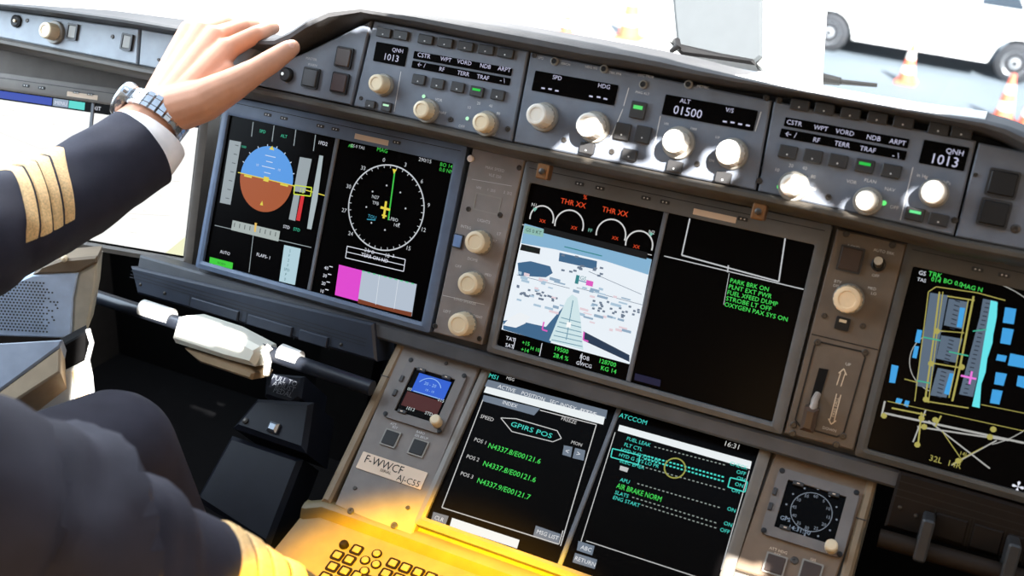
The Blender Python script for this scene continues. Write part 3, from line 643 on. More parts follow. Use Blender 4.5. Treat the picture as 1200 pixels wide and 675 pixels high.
f.text('SPEED', *q(571, 490), .0045, zz, 'c').text('POS 1', *q(563, 517), .0045, zz, 'c').text('POS 2', *q(554.5, 537), .0045, zz, 'c').text('POS 3', *q(547.5, 557), .0045, zz, 'c').text('FREEZE', *q(667, 493), .0042, zz, 'c').text('MON', *q(676, 520), .004, zz, 'c').text('16:31', *q(858, 522), .006, zz, 'c').text('MSG', *q(594, 443), .0038, zz, 'l')
a = Q((587, 490), (605, 491), (653, 505), (658, 514), (648, 518), (600, 506)); f.path(a + [a[0]], .001, zz)
f.line(q(721, 507), q(681, 635), .0009, zz); f.line(q(878, 552), q(845, 668), .0009, zz); f.line(q(687, 634), q(840, 684), .0009, zz)
sub(D, 'page_frames', f, glow((200, 200, 200)))
f = FB(); zz = z(); f.text('GPIRS POS', *q(623, 504), .0058, zz, 'c', .052); sub(D, 'entry_text', f, CY)
f = FB(); zz = z()
for x0, y0, s_ in ((573, 522, 'N4337.8/E00121.6'), (567, 543, 'N4337.8/E00121.6'), (560, 563, 'N4337.9/E00121.7')): sub(D, 'green_line', FB().text(s_, *q(x0, y0), .0062, zz, 'l', .066), G)
f.text('AIR BRAKE NORM', *q(723, 569), .006, zz, 'l', .052)
sub(D, 'green_line', f, G)
f = FB(); zz = z()
for x0, y0, x1, y1, s_, e_ in ((735, 514, 876, 549, 'FUEL LEAK', 'CHECK'), (732, 521, 874, 556, 'FLT CTL', 'OFF'), (728, 527, 873, 563, 'HYD Y SYS LO PR', 'ON'), (726, 533, 871, 570, 'HYD G SYS LO PR', 'ON'), (727, 540, 867, 577, 'ELEC EMER', 'ON'), (727, 562, 862, 599, 'APU', 'ON'), (721, 577, 858, 616, 'SLATS', 'ON'), (719, 583, 855, 624, 'ENG START', 'OFF')):
    f.text(s_, *q(x0, y0), .0042, zz, 'l').text(e_, *q(x1, y1), .0042, zz, 'r')
f.dash(q(755, 534), q(850, 560), .0018, zz, 22, .6); f.dash(q(755, 538), q(850, 565), .0018, zz, 22, .6)
a = Q((718, 526), (750, 534), (748, 545), (716, 536)); f.path(a + [a[0]], .0012, zz); a = Q((856, 560), (876, 565), (873, 577), (853, 571)); f.path(a + [a[0]], .0012, zz)
sub(D, 'checklist_text', f, CY)
zz = z()
for a_, b_, n_ in (((767, 524), (852, 546), 18), ((752, 547), (852, 575), 20), ((747, 567), (846, 596), 20), ((741, 583), (842, 614), 20), ((752, 592), (842, 620), 18)): sub(D, 'leader_dots', FB().dash(q(*a_), q(*b_), .0011, zz, n_), glow((150, 160, 155)))
f = FB(); zz = z(); f.poly(Q((727, 546), (737, 549), (735, 554), (726, 551)), zz); sub(D, 'check_box', f, glow((190, 190, 190)))
f = FB(); f.arc(*q(791, 549), .0115, 0, 360, .0016, z(), 28); sub(D, 'cursor_ring', f, glow((150, 150, 70)))
# ================================================================ narrow panels between the displays
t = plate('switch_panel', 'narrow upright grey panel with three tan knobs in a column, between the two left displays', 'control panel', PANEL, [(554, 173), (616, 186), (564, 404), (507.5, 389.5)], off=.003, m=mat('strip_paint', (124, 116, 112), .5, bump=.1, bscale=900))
knob(t, 556, 283.5, .0135, .02, z=0, skirt=1.1); knob(t, 547.5, 332.5, .0135, .02, skirt=1.1); knob(t, 536.5, 380.5, .0142, .022, skirt=1.05)
a, b = t.q(537, 282.5); o = t.part('blue_key', MB().rbox(a, b, .0105, .0145, .001, -.001, .003, .0006, 2), mat('key_blue', (112, 136, 176), .4)); t.part('key_frame', MB().frame(MB().rpts(a, b, .013, .017, .001, 2), MB().rpts(a, b, .0107, .0147, .001, 2), -.001, .0025), BTN, o)
for x, y in ((608.5, 196.7), (549, 245), (586, 252), (510, 382), (562, 397)): screw(t, x, y)
a, b = t.q(552, 186); t.part('white_plug', MB().lathe(a, b, [(.0042, -.001), (.0042, .002), (.003, .003)], 18), mat('plug_white', (226, 214, 208), .5))
a, b, w, h = t.rect([(560, 226), (590, 232), (583, 252), (552, 245)]); t.part('etched_square', MB().frame(MB().rpts(a, b, w, h, .001, 2), MB().rpts(a, b, w - .003, h - .003, .001, 2), 0, .0005), RING)
for s, x, y, h in (('MAX SPEED', 580, 198, .0034), ('VLE 250', 580, 206, .0034), ('VFE', 561, 220, .003), ('1  255', 576, 223, .003), ('2  212', 595, 226, .003), ('LIGHTS', 567, 259, .0036), ('INTEG', 546, 266, .0034), ('LT', 585, 274, .0034), ('BRT', 579, 282, .003), ('DOME', 554, 304, .0034), ('OFF', 537, 312, .0034), ('MED', 572, 322, .003), ('LOUD SPEAKER', 545, 353, .003), ('LEFT', 524, 365, .0034), ('RIGHT', 560, 371, .003)): label(t, s, x, y, h)
t.part('divider_line', FB().line(t.q(519, 346), t.q(568, 357), .0006, .0004).line(t.q(553, 210), t.q(600, 218), .0006, .0004), WHITEP)

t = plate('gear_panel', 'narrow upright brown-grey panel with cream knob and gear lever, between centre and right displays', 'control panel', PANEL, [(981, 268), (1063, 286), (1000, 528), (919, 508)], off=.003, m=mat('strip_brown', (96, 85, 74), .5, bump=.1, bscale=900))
a, b = t.q(996.5, 304, .004); o = t.part('square_button', MB().rbox(a, b, .021, .0235, .001, -.001, .004, .0008, 2), mat('cap_brown', (58, 44, 36), .5)); t.part('button_frame', MB().frame(MB().rpts(a, b, .0245, .027, .001, 2), MB().rpts(a, b, .0212, .0237, .001, 2), -.001, .003), BTN, o)
a, b = t.q(1029, 310, .006)
o = t.part('toggle_guard', MB().lathe(a, b, [(.0075, -.001), (.0075, .002), (.0055, .003), (.005, .001)], 20), BLACK)
t.part('toggle_lever', MB().tube([(a, b - .001, 0), (a, b + .002, .008), (a, b + .004, .016)], [.003, .0038, .0045], 12), mat('toggle_chrome', (205, 188, 165), .25, metal=.7), o)
knob(t, 992.5, 351, .0145, .018, skirt=1.1, m=mat('knob_bright', (224, 198, 160), .4))
a, b = t.q(987, 379.5, .003); o = t.part('small_button', MB().rbox(a, b, .0145, .0135, .001, -.001, .003, .0006, 2), BLACK); t.part('button_tip', FB().box_flat(a, b + .003, .0075, .003, .0033), CREAM, o)
for x, y in ((992, 274), (1046, 287), (958, 401), (1014, 413), (930, 498), (988, 511), (929, 508), (980, 521)): screw(t, x, y, .0036)
for x, y in ((966, 370), (1011, 382)): screw(t, x, y, .003)
for s, x, y, h in (('A/SKID', 1000, 289, .003), ('AUTO BRK', 1036, 295, .003), ('OFF', 1026, 323, .003), ('BTV', 982, 330, .003), ('DISARM', 985, 336, .003), ('MED', 1022, 338, .003), ('LO', 1024, 344, .003), ('UP', 994, 427, .0032), ('DOWN', 972, 503, .003)): label(t, s, x, y, h)
t.part('seam_line', FB().line(t.q(951, 391.5), t.q(1029, 410), .0012, .0004), BLACK)
oc = t.qs([(955, 404), (962, 401), (1010, 412), (1014, 419), (989, 507), (981, 512), (938, 500), (932, 492)])
t.part('gear_recess_rim', FB().path(oc + [oc[0]], .0018, .0006), BLACK)
sl = t.qs([(960, 431), (971, 433), (958, 477), (948, 474)]); t.part('lever_slot', MB().poly(sl, -.001, .0009), DARK)
a, b = t.q(949.5, 487, .012); c, d = t.q(957, 468)
o = t.part('gear_lever', MB().tube([(c, d + .006, 0), (c - .001, d, .007), (a + .001, b + .012, .011), (a, b, .012)], [.0035, .004, .004, .0045], 12), mat('lever_grey', (150, 140, 130), .4))
t.part('lever_knob', MB().box(a, b - .004, .0145, .026, .004, .018, .004), mat('lever_wheel', (70, 52, 38), .4), o)
f = FB(); A0, A1 = t.q(989, 432), t.q(983, 452); B0, B1 = t.q(983, 462), t.q(974, 497)
f.path([(A0[0] - .004, A0[1] - .006), A0, (A0[0] + .004, A0[1] - .006)], .0012, .0006).line((A0[0] - .0022, A0[1] - .005), (A1[0] - .0022, A1[1]), .001, .0006).line((A0[0] + .0022, A0[1] - .005), (A1[0] + .0022, A1[1]), .001, .0006)
f.line((B0[0] - .0022, B0[1]), (B1[0] - .0022, B1[1] + .004), .001, .0006).line((B0[0] + .0022, B0[1]), (B1[0] + .0022, B1[1] + .004), .001, .0006).path([(B1[0] - .004, B1[1] + .005), B1, (B1[0] + .004, B1[1] + .005)], .0012, .0006)
f.text('FREE FALL', (A1[0] + B0[0]) / 2 + .0005, (A1[1] + B1[1]) / 2 - .002, .0034, .0006, 'c', rot=R(90))
t.part('arrow_marks', f, mat('legend_cream', (214, 196, 170), .6, var=0))

# ================================================================ pedestal slope panels
LP = mat('slope_paint', (112, 104, 98), .5, bump=.1, bscale=900)
t = plate('standby_instrument_panel', 'grey sloping panel left of the lower display, small blue attitude screen above a tan placard', 'control panel', LOWER, [(475, 398), (568, 417), (481, 631), (392, 592)], off=.002, m=LP)
def small_instrument(t, scr, kn, slots):
    cx, cy, w, h = t.rect(scr)
    o = t.part('instrument_bezel', MB().frame(MB().rpts(cx, cy, w + .024, h + .022, .007, 4), MB().rpts(cx, cy, w, h, .001, 4), -.001, .004), mat('instrument_grey', (104, 98, 94), .5))
    s = t.part('instrument_screen', MB().box(cx, cy, w, h, -.002, .0012), GLASS)
    for dx, dy in ((-.3, .66), (.28, .66), (-.62, .25), (-.62, -.2), (-.3, -.66)):
        vert = abs(dx) > .5
        b_ = t.part('instrument_key', MB().rbox(cx + dx * (w + .003), cy + dy * (h - .016), *((.0045, .0085) if vert else (.0115, .0045)), .001, .003, .0062, .0006, 2), BTN, o)
        t.part('key_mark', FB().box_flat(cx + dx * (w + .003), cy + dy * (h - .016), .003, .0012, .0066), PLAC, b_) if not vert else None
    for sx in (-1, 1):
        for sy in (-1, 1):
            t.part('bezel_screw', MB().lathe(cx + sx * (w / 2 + .0085), cy + sy * (h / 2 + .0075), [(.003, .003), (.003, .0048), (.0015, .0052)], 12), BLACK, o)
    k = kn; x, y = t.q(*k, .016)
    t.part('instrument_knob', MB().lathe(x, y, [(.0062, .003), (.0068, .006), (.0065, .015), (.005, .0165), (.002, .0168)], 24), CREAM)
    return o, s, cx, cy, w, h
o, s, cx, cy, w, h = small_instrument(t, [(484.5, 433), (533, 444), (514.5, 497), (464, 484)], (509.5, 491), 0)
z = Lz()
t.part('sky_half', FB().box_flat(cx + .002, cy + h * .22, w * .78, h * .42, .0016), glow((42, 92, 205)), s)
t.part('ground_half', FB().box_flat(cx, cy - h * .18, w * .86, h * .32, .0016), glow((70, 26, 22)), s)
f = FB().line((cx - w * .3, cy + h * .02), (cx + w * .3, cy + h * .02), .001, .0019).text('20 - 20', cx, cy + h * .25, .004, .0019, 'c').text('10 - 10', cx + .003, cy + h * .12, .003, .0019, 'c').arc(cx, cy + h * .1, w * .3, 30, 150, .0009, .0019, 16)
t.part('pitch_scale', f, glow((150, 190, 235)), s)
f = FB().text('1013', cx - w * .18, cy - h * .36, .0042, .0019, 'c').text('STD', cx + w * .25, cy - h * .34, .004, .0019, 'c').text('015', cx + w * .38, cy, .004, .0019, 'c').text('00', cx - w * .4, cy + .002, .004, .0019, 'c')
t.part('data_text', f, glow((190, 205, 205)), s)
for x, y in ((457, 513), (489.5, 524)):
    a, b = t.q(x, y, .003); o = t.part('square_button', MB().rbox(a, b, .0175, .0175, .001, -.001, .003, .0006, 2), BLACK); t.part('button_frame', MB().frame(MB().rpts(a, b, .021, .021, .001, 2), MB().rpts(a, b, .0177, .0177, .001, 2), -.001, .0022), RING, o)
for s_, x, y in (('ATT', 461, 497), ('RST', 463, 501), ('BARO', 493, 507), ('ISIS BKUP', 494, 512)): label(t, s_, x, y, .003)
cx, cy, w, h = t.rect([(426, 529), (501.5, 554.5), (493, 574.5), (417.5, 548)])
o = t.part('placard', MB().rbox(cx, cy, w, h, .001, 0, .0012), PLAC, label='tan placard with black registration letters')
t.part('lettering', FB().text('F-WWCF', cx - w * .42, cy + h * .17, .0098, .0015, 'l', w * .58).text('SERIAL', cx - w * .15, cy - h * .18, .0035, .0015, 'l').text('AJ-C55', cx + w * .12, cy - h * .26, .0075, .0015, 'l', w * .34), BLACK, o)
for x, y in ((492, 404), (543, 418), (411, 599), (462, 616)): screw(t, x, y, .0042)
for x, y in ((416, 572), (478, 595), (523, 426)): screw(t, x, y, .0026)

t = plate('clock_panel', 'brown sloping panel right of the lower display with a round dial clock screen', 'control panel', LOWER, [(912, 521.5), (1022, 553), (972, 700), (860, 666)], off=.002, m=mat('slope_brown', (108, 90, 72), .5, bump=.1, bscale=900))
o, s, cx, cy, w, h = small_instrument(t, [(923, 562), (991, 584.5), (977.5, 637.5), (907, 621)], (974.5, 638.5), 0)
dx, dy = t.q(950.7, 600.5); rr = .0265
f = FB().arc(dx, dy, rr * .8, 0, 360, .0008, .0016, 40)
for i in range(12): a = R(i * 30); f.text(str((60, 5, 10, 15, 20, 25, 30, 35, 40, 45, 50, 55)[i]), dx + rr * .68 * math.sin(a), dy + rr * .68 * math.cos(a), .0034, .0016, 'c').disc(dx + rr * math.sin(a), dy + rr * math.cos(a), .0011, .0016, 6)
t.part('dial_marks', f, glow((120, 128, 140)), s)
for s_, x_, y_, h_ in (('UTC', dx, dy + rr * 1.15, .0045), ('GPS', cx - w * .36, cy - h * .27, .0045), ('14:31:50', cx - w * .08, cy - h * .4, .0048)): t.part('clock_text', FB().text(s_, x_, y_, h_, .0016, 'c'), glow((130, 145, 165)), s)
for x, y in ((908, 661), (950, 669.5)):
    a, b = t.q(x, y, .003); o = t.part('square_button', MB().rbox(a, b, .0185, .0185, .001, -.001, .003, .0006, 2), mat('cap_brown', (58, 44, 36))); t.part('button_frame', MB().frame(MB().rpts(a, b, .022, .022, .001, 2), MB().rpts(a, b, .0187, .0187, .001, 2), -.001, .0022), RING, o)
for s_, x, y in (('ATT HDG', 912, 645), ('RST', 911, 650), ('ISIS', 953, 656), ('RESET', 952, 660)): label(t, s_, x, y, .003, m=PLAC)
for x, y in ((934, 532), (1000, 551), (931, 657)): screw(t, x, y, .0042)

# ================================================================ panel structure and pedestal
ip = Thing('instrument_panel', 'dark frame behind the display screens, running across the whole cockpit', 'instrument panel', PANEL, ab=(0, 0), off=-.012)
pf = mat('panel_frame', (58, 58, 60), .6)
ip.part('panel_frame', MB().box(.6025, -.0935, 1.235, .275, -.03, 0), pf)
ip.part('lower_beam', MB().box(.545, -.2215, 1.31, .020, -.03, .009, .003), mat('beam_grey', (74, 76, 80), .5))
# pedestal body below the slope
pd = Thing('centre_pedestal', 'tan-grey centre pedestal carrying the lower screen and its side panels', 'pedestal', LOWER, ab=(0, 0), off=-.006)
pm = mat('pedestal_paint', (104, 100, 94), .5, bump=.1, bscale=800)
pd.part('pedestal_body', MB().box(.1625, -.108, .584, .248, -.16, -.004), pm)
pe = mat('rail_tan', (124, 106, 82), .5)
for sx, (p0, p1) in ((-1, ((474, 397), (391, 592))), (1, ((1023, 553), (972, 700)))):
    (a0, b0), (a1, b1) = pd.q(*p0, .008), pd.q(*p1, .008)
    a = (a0 + a1) / 2; e = -.012 if sx < 0 else .012
    if sx > 0: e = .011
    pts = [(a, b0), (a + e, b0), (a + e, b1), (a, b1)]
    pd.part('side_rail', MB().poly(pts, -.10, .010, .003), pe)
    pd.part('rail_joint', FB().line((a, b0 - .055), (a + e, b0 - .055), .0012, .0104), BLACK)
pd.part('seam', FB().line(pd.q(391, 593, .006), pd.q(483, 634, .006), .0016, .0062), BLACK)
# keyboard ledge below the slope
KT = R(-58)
ku = PU; kv = PV * math.cos(KT) + PN * math.sin(KT)
KO = LOWER.world(0, -.238, -.004)
KEYB = Plane(KO, ku, kv)
k = Thing('keyboard_unit', 'keyboard with outlined keys on the pedestal ledge, lit yellow, at the bottom of the picture', 'keyboard', KEYB, ab=(0, 0), off=0)
km = mat('keyboard_yellow_lit', (104, 91, 62), .5, bump=.08, bscale=800)  # some of the yellow light is put into the body colour
rings = []
for x in (-.150, -.146, -.125, .1, .3, .462, .468):
    e = 0 if -.14 < x < .465 else -.006
    rings.append([(x, y + (e if y > 0 else 0), z_ + e) for y, z_ in ((.030, -.02), (.029, .006), (.024, .0125), (.017, .0145), (.010, .013), (.006, .006), (.004, .001), (-.25, .001), (-.25, -.05), (.03, -.05))])
k.part('keyboard_body', MB().loft(rings), km)
kb = mat('key_dark_outline', (20, 14, 8), .6, spec=.1); kc = mat('key_cap', (110, 100, 78), .5)
def key(px, py, w_=.0095, h_=.0095, rnd=.001, s_=None):
    a, b = k.q(px, py, .002)
    o = k.part('key', MB().rbox(a, b, w_, h_, rnd, .0005, .0035, .0006, 3), kc)
    k.part('key_outline', MB().frame(MB().rpts(a, b, w_ + .0042, h_ + .0042, rnd + .002, 3), MB().rpts(a, b, w_, h_, rnd, 3), .0005, .0022), kb, o)
    if s_: k.part('key_letter', FB().text(s_, a, b, .004, .0038, 'c'), kb, o)
for i, (x, y) in enumerate(((405, 638), (425.5, 628), (420.5, 651), (412.5, 651), (398, 661), (437, 664), (386.5, 660), (446, 653), (464, 659.5), (481, 666.5), (497, 672), (441, 664), (457, 671), (383, 672), (396, 675), (410, 664), (424, 669), (416, 686), (436, 684), (456, 690), (476, 688), (500, 694), (520, 684), (400, 690), (380, 686))):
    pass
ox, oy = k.q(404, 639, .002)
for r_ in range(5):
    for c_ in range(14):
        if (r_, c_) in ((0, 0), (0, 2), (0, 3), (1, 2), (1, 3), (0, 10), (0, 11), (0, 12), (0, 13)): continue
        x = ox + c_ * .0158 + (.004 if r_ > 1 else 0); y = oy - r_ * .0158
        a, b = x, y
        o = k.part('key', MB().rbox(a, b, .0086, .0082, .0012, .0005, .0035, .0006, 2), kc)
        k.part('key_outline', MB().frame(MB().rpts(a, b, .0142, .0136, .0024, 2), MB().rpts(a, b, .0086, .0082, .0012, 2), .0005, .0022), kb, o)
for dx, dy in ((2.5, .35), (2.5, -1.35), (2.05, -.5), (2.95, -.5)):
    a, b = ox + dx * .0158, oy + dy * .0158 - .001
    o = k.part('arrow_key', MB().lathe(a, b, [(.0042, .0005), (.0042, .003), (.0035, .0036)], 16), kc)
    k.part('key_outline', MB().lathe(a, b, [(.0062, .0005), (.0062, .002), (.0045, .0022)], 16), kb, o)
a, b = ox - .001, oy; o = k.part('cursor_ball', MB().lathe(a, b, [(.0058, .0005), (.0055, .004), (.004, .0065), (.001, .0075)], 18), kb)
# ================================================================ under the panel: folded tables
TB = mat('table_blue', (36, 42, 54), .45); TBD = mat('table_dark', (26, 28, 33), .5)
CHR = mat('bar_metal', (150, 152, 156), .35, metal=.5)
def table(lab, pts, TB, TBD):
    """pts: pixel corners of the table's front; bar: pixel ends of the pull bar"""
    t = Thing('folding_table', lab, 'folding table', PANEL, (pts[0][0] + pts[2][0]) / 2, (pts[0][1] + pts[2][1]) / 2, .004)
    o = t.part('table_front', MB().poly(t.qs(pts), -.05, 0, .003), TB)
    tl, tr, br, bl = t.qs(pts)
    L = lambda k, y: (tl[0] + (tr[0] - tl[0]) * k, tl[1] + (bl[1] - tl[1]) * y)
    f = FB()
    for y in (.16, .30, .42): f.line(L(.01, y), L(.99, y), .0011, .0006)
    for x in (.28, .5, .52, .72, .86): f.line(L(x, .44), L(x, .96), .0008, .0006)
    t.part('table_grooves', f, TBD, o)
    for x, y in ((.06, .6), (.17, .66), (.76, .55), (.9, .62)):
        a, b = L(x, y); t.part('table_screw', MB().lathe(a, b, [(.0022, -.001), (.0022, .001), (.001, .0015)], 10), SCREW, o)
    for x0, x1, y0, y1 in ((.29, .49, .5, .9), (.53, .71, .5, .9), (.74, .85, .5, .9)):
        (xa, ya), (xb, yb) = L(x0, y0), L(x1, y1); t.part('flap', MB().box((xa + xb) / 2, (ya + yb) / 2, abs(xb - xa), abs(yb - ya), -.001, .003, .001), TB, o)
    return t
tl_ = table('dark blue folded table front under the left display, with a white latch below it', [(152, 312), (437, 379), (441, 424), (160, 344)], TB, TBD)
pb = Thing('pull_bar', 'grey metal bar with a large cream-white latch under the left flight display', 'handle', PANEL, 260, 400, .035)
p0, p1 = pb.q(108, 346), pb.q(436, 455)
pb.part('bar', MB().tube([(*p0, 0), ((p0[0] + p1[0]) / 2, (p0[1] + p1[1]) / 2 + .002, .002), (*p1, 0)], .0095, 16, up=(0, 0, 1)), mat('bar_dark', (32, 35, 42), .3))
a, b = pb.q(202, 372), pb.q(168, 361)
pb.part('sunlit_bar_length', MB().tube([(*b, .001), (*a, .001)], .0118, 16, up=(0, 0, 1)), mat('bar_sunlit_white', (216, 214, 208), .5))  # sunlit length of the same bar, its brightness put into white
lw = mat('latch_cream', (222, 216, 200), .5, var=.04)
hp = pb.qs([(207, 372), (216, 370), (262, 385), (302, 406), (304, 415), (296, 430), (262, 421), (203, 402), (200, 396)], .02)
latch = pb.part('latch_handle', MB().poly(hp, -.02, .022, .007), lw, label='large cream latch handle')
hp2 = pb.qs([(222, 407), (296, 430), (304, 436), (300, 444), (240, 424)], .0)
pb.part('latch_underside', MB().poly(hp2, -.03, .012, .003), mat('latch_tan', (150, 128, 100), .5), latch)
for pt in ((250, 381), (281, 395)):
    a, b = pb.q(*pt); pb.part('latch_tab', MB().rbox(a, b, .016, .006, .002, -.01, .012, .001), lw, latch)
cp = [(*pb.q(317, 406, .01), .01), (*pb.q(311, 412, .012), .014), (*pb.q(315, 424, .012), .014), (*pb.q(313, 439, .01), .012)]
pb.part('hook', MB().tube(cp, [.005, .006, .005, .004], 10), lw)
a, b = pb.q(330, 413), pb.q(352, 421); pb.part('sunlit_bar_length', MB().tube([(*a, .001), (*b, .001)], [.0115, .0105], 16, up=(0, 0, 1)), MATS['bar_sunlit_white'])  # second sunlit length of the bar, also whitened
tr_ = table('dark brown folded table front under the right map display, in deep shade', [(1054, 552), (1242, 606), (1230, 672), (1036, 617)], mat('table_shaded', (27, 20, 15), .6, spec=.15), mat('table_shaded_dark', (16, 12, 10), .5))  # same table as on the left, shade put into darker colours
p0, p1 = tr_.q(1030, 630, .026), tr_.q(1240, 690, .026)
pbar = tr_.part('pull_bar', MB().tube([(*p0, .026), (*p1, .026)], .0095, 16, up=(0, 0, 1)), mat('bar_shaded', (34, 26, 19), .6, spec=.15))
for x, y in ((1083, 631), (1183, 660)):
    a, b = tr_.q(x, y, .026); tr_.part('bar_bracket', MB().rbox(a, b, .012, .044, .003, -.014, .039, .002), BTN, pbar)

# ================================================================ floor, pedals column, consoles
def wbox(name, lab, cat, quad_front, thick, m, parts=(), parent_name=None):
    """solid from four world points, pushed back along the view-facing normal"""
    a, b, c, d = quad_front
    n = (b - a).cross(d - a).normalized()
    if n.dot(CAM - a) < 0: n = -n
    back = [p - n * thick for p in quad_front]
    return MB().hexa([tuple(p) for p in quad_front], [tuple(p) for p in back]), n
BB = mat('footwell_black', (10, 9, 9), .7, spec=.05)
def structure(name, mb, m):
    o = mb.build(name, m); o['kind'] = 'structure'; return o
def wb(x0, x1, y0, y1, z0, z1): return MB().hexa([(x0, y0, z0), (x1, y0, z0), (x1, y1, z0), (x0, y1, z0)], [(x0, y0, z1), (x1, y0, z1), (x1, y1, z1), (x0, y1, z1)])
FLOOR = .31
structure('floor', wb(-1.25, 1.25, -2.2, .6, FLOOR - .05, FLOOR), mat('floor_carpet', (9, 9, 10), .9, spec=.03, bump=.6, bscale=200))
structure('wall_front', wb(-1.25, 1.25, .42, .45, 0, .96), BB)

COLP = Plane(PANEL.hitw(330, 440, -.02), PU, (PV * math.cos(R(-28)) + PN * math.sin(R(-28))))
pc = Thing('pedal_column', 'dark navy footrest column with white stencilled letters between the pedals', 'pedal column', COLP, 320, 520, 0)
nv = mat('column_navy', (22, 24, 32), .5, spec=.2)
up = pc.part('column_head', MB().poly(pc.qs([(311, 436), (356, 440), (352, 466), (340, 474), (309, 464)]), -.08, 0, .004), nv)
pc.part('stencil', FB().text('PULL TO', *pc.q(334, 446), .007, .0006, 'c').text('ADJUST', *pc.q(333, 453), .007, .0006, 'c').text('PEDAL', *pc.q(332, 460), .007, .0006, 'c'), mat('stencil_grey', (96, 100, 106), .6), up)
pc.part('column_step', MB().poly(pc.qs([(300, 466), (366, 470), (357, 530), (271, 500)], .014), -.06, .014, .006), nv)
a, b = pc.q(320.5, 501, .016); lt = pc.part('step_latch', MB().box(a, b, .0145, .013, .012, .021, .003), mat('latch_steel', (120, 126, 134), .3, metal=.7))
a, b = pc.q(287.5, 493, .015); pc.part('step_stud', MB().lathe(a, b, [(.004, .013), (.004, .016), (.002, .017)], 14), SCREW)
pc.part('column_slab', MB().poly(pc.qs([(268, 508), (352, 536), (312, 640), (226, 584)]), -.06, -.004, .006), nv)
for sx in (-1, 1):      # the two pedals, deep in the dark footwell
    x = -.43 + sx * .13
    p = bpy.data.objects.new('rudder_pedal', None); col.objects.link(p); p.location = (x, .2, FLOOR)
    tag(p, 'dark rudder pedal in the footwell %s of the navy column' % ('left' if sx < 0 else 'right'), 'pedal')
    MB().hexa([(-.05, -.03, .12), (.05, -.03, .12), (.05, .05, .36), (-.05, .05, .36)], [(-.05, .0, .11), (.05, .0, .11), (.05, .08, .35), (-.05, .08, .35)]).build('pedal_plate', BB, p)
    MB().tube([(0, .05, .22), (0, .09, .1), (0, .09, 0)], .02, 10).build('pedal_arm', BB, p)

# loudspeaker housing and side console, left
LSP = Plane(W(50, 350, 1.36), (RIGHT * .93 + FWD * .25), Vector((0, 0, 1)) * .96 + FWD * .2)
ls = Thing('loudspeaker', 'blue-grey loudspeaker housing with a perforated front below the left arm', 'loudspeaker', LSP, 50, 355, 0)
lm = mat('housing_blue_grey', (182, 200, 224), .55); beige = mat('housing_beige', (176, 168, 150), .55)
fr = ls.qs([(-60, 331), (0, 338), (38, 322), (92, 319.5), (86, 350), (84, 394), (72, 396.5), (-60, 392)])
ls.part('speaker_front', MB().poly(fr, -.05, 0, .002), lm)
f = FB()
for i in range(-14, 22):
    for j in range(17):
        px, py = 6 + i * 4.1 + (j % 2) * 2.05, 329 + j * 3.55 + i * .25
        if px > 74 - abs(j - 8) * 1.2 - (random.random() * 26 if px > 52 else 0) or py > 390 or (py < 340 - (px - 2) * .42 and px < 40) or px < -60: continue
        f.disc(*ls.q(px, py), .00125, .0005, 7)
ls.part('perforations', f, mat('perforation_dark', (66, 70, 78), .7, var=0), kind='stuff')
sd = ls.qs([(92, 319.5), (114, 308), (111, 342), (103, 386), (84, 395), (86, 350)])
ls.part('side_cheek', MB().poly(sd, -.07, -.001, .003), beige)
tp = ls.qs([(38, 322), (47, 312), (70, 304), (114, 300), (114, 308), (92, 320)])
ls.part('top_cover', MB().poly(tp, -.06, .001, .003), mat('cover_brown', (112, 96, 76), .5))
a, b = ls.q(75.5, 303); ls.part('top_stud', MB().lathe(a, b, [(.004, -.004), (.004, .004), (.002, .006)], 12), CREAM)
SCP = Plane(W(40, 430, 1.22), (RIGHT * .93 + FWD * .25), Vector((0, 0, 1)) * .75 + FWD * .66)
sc_ = Thing('side_console', 'blue-grey side console with a tan edge between the loudspeaker and the knee', 'side console', SCP, 20, 440, 0)
sc_.part('console_top', MB().poly(sc_.qs([(-90, 393), (0, 396), (71, 398), (69, 406), (0, 457), (-90, 520)]), -.05, 0, .002), mat('console_blue', (128, 136, 150), .5))
sc_.part('console_edge', MB().poly(sc_.qs([(0, 457), (69, 406.5), (72, 437), (0, 482), (-90, 530), (-90, 520)]), -.08, -.001, .002), mat('console_tan', (150, 132, 108), .55))
SC2 = Plane(W(80, 455, 1.27), (RIGHT * .9 + FWD * .4), Vector((0, 0, 1)) * .9 + FWD * .3)
s2 = Thing('console_trim', 'small pale sunlit box with a white edge just above the knee', 'console box', SC2, 80, 450, 0)  # trim of the side console
s2.part('box_front', MB().poly(s2.qs([(70, 437), (100, 423.5), (112, 492), (30, 500), (34, 478)]), -.06, 0, .002), mat('box_grey', (188, 186, 178), .55))
s2.part('box_end', MB().poly(s2.qs([(84, 436), (100, 424), (107, 440), (112, 492), (92, 492)], .003), -.05, .003, .002), mat('box_lit_tan', (206, 176, 134), .55))  # orange light on the trim put into a tan end piece
ed = [(*s2.q(102, 386, .004), .004), (*s2.q(107, 402, .004), .004), (*s2.q(102, 422, .004), .004), (*s2.q(106, 440, .004), .004), (*s2.q(109, 470, .004), .004)]
s2.part('sunlit_edge', MB().tube(ed, .0028, 8), mat('edge_sunlit_white', (230, 228, 222), .5))  # sun on the console edge put into a white strip
s2.part('dark_gap', MB().poly(s2.qs([(70, 405), (102, 388), (101, 421), (75, 436)], -.004), -.05, -.004, .002), BB)  # dark gap beside the speaker, its shade put into a black sheet
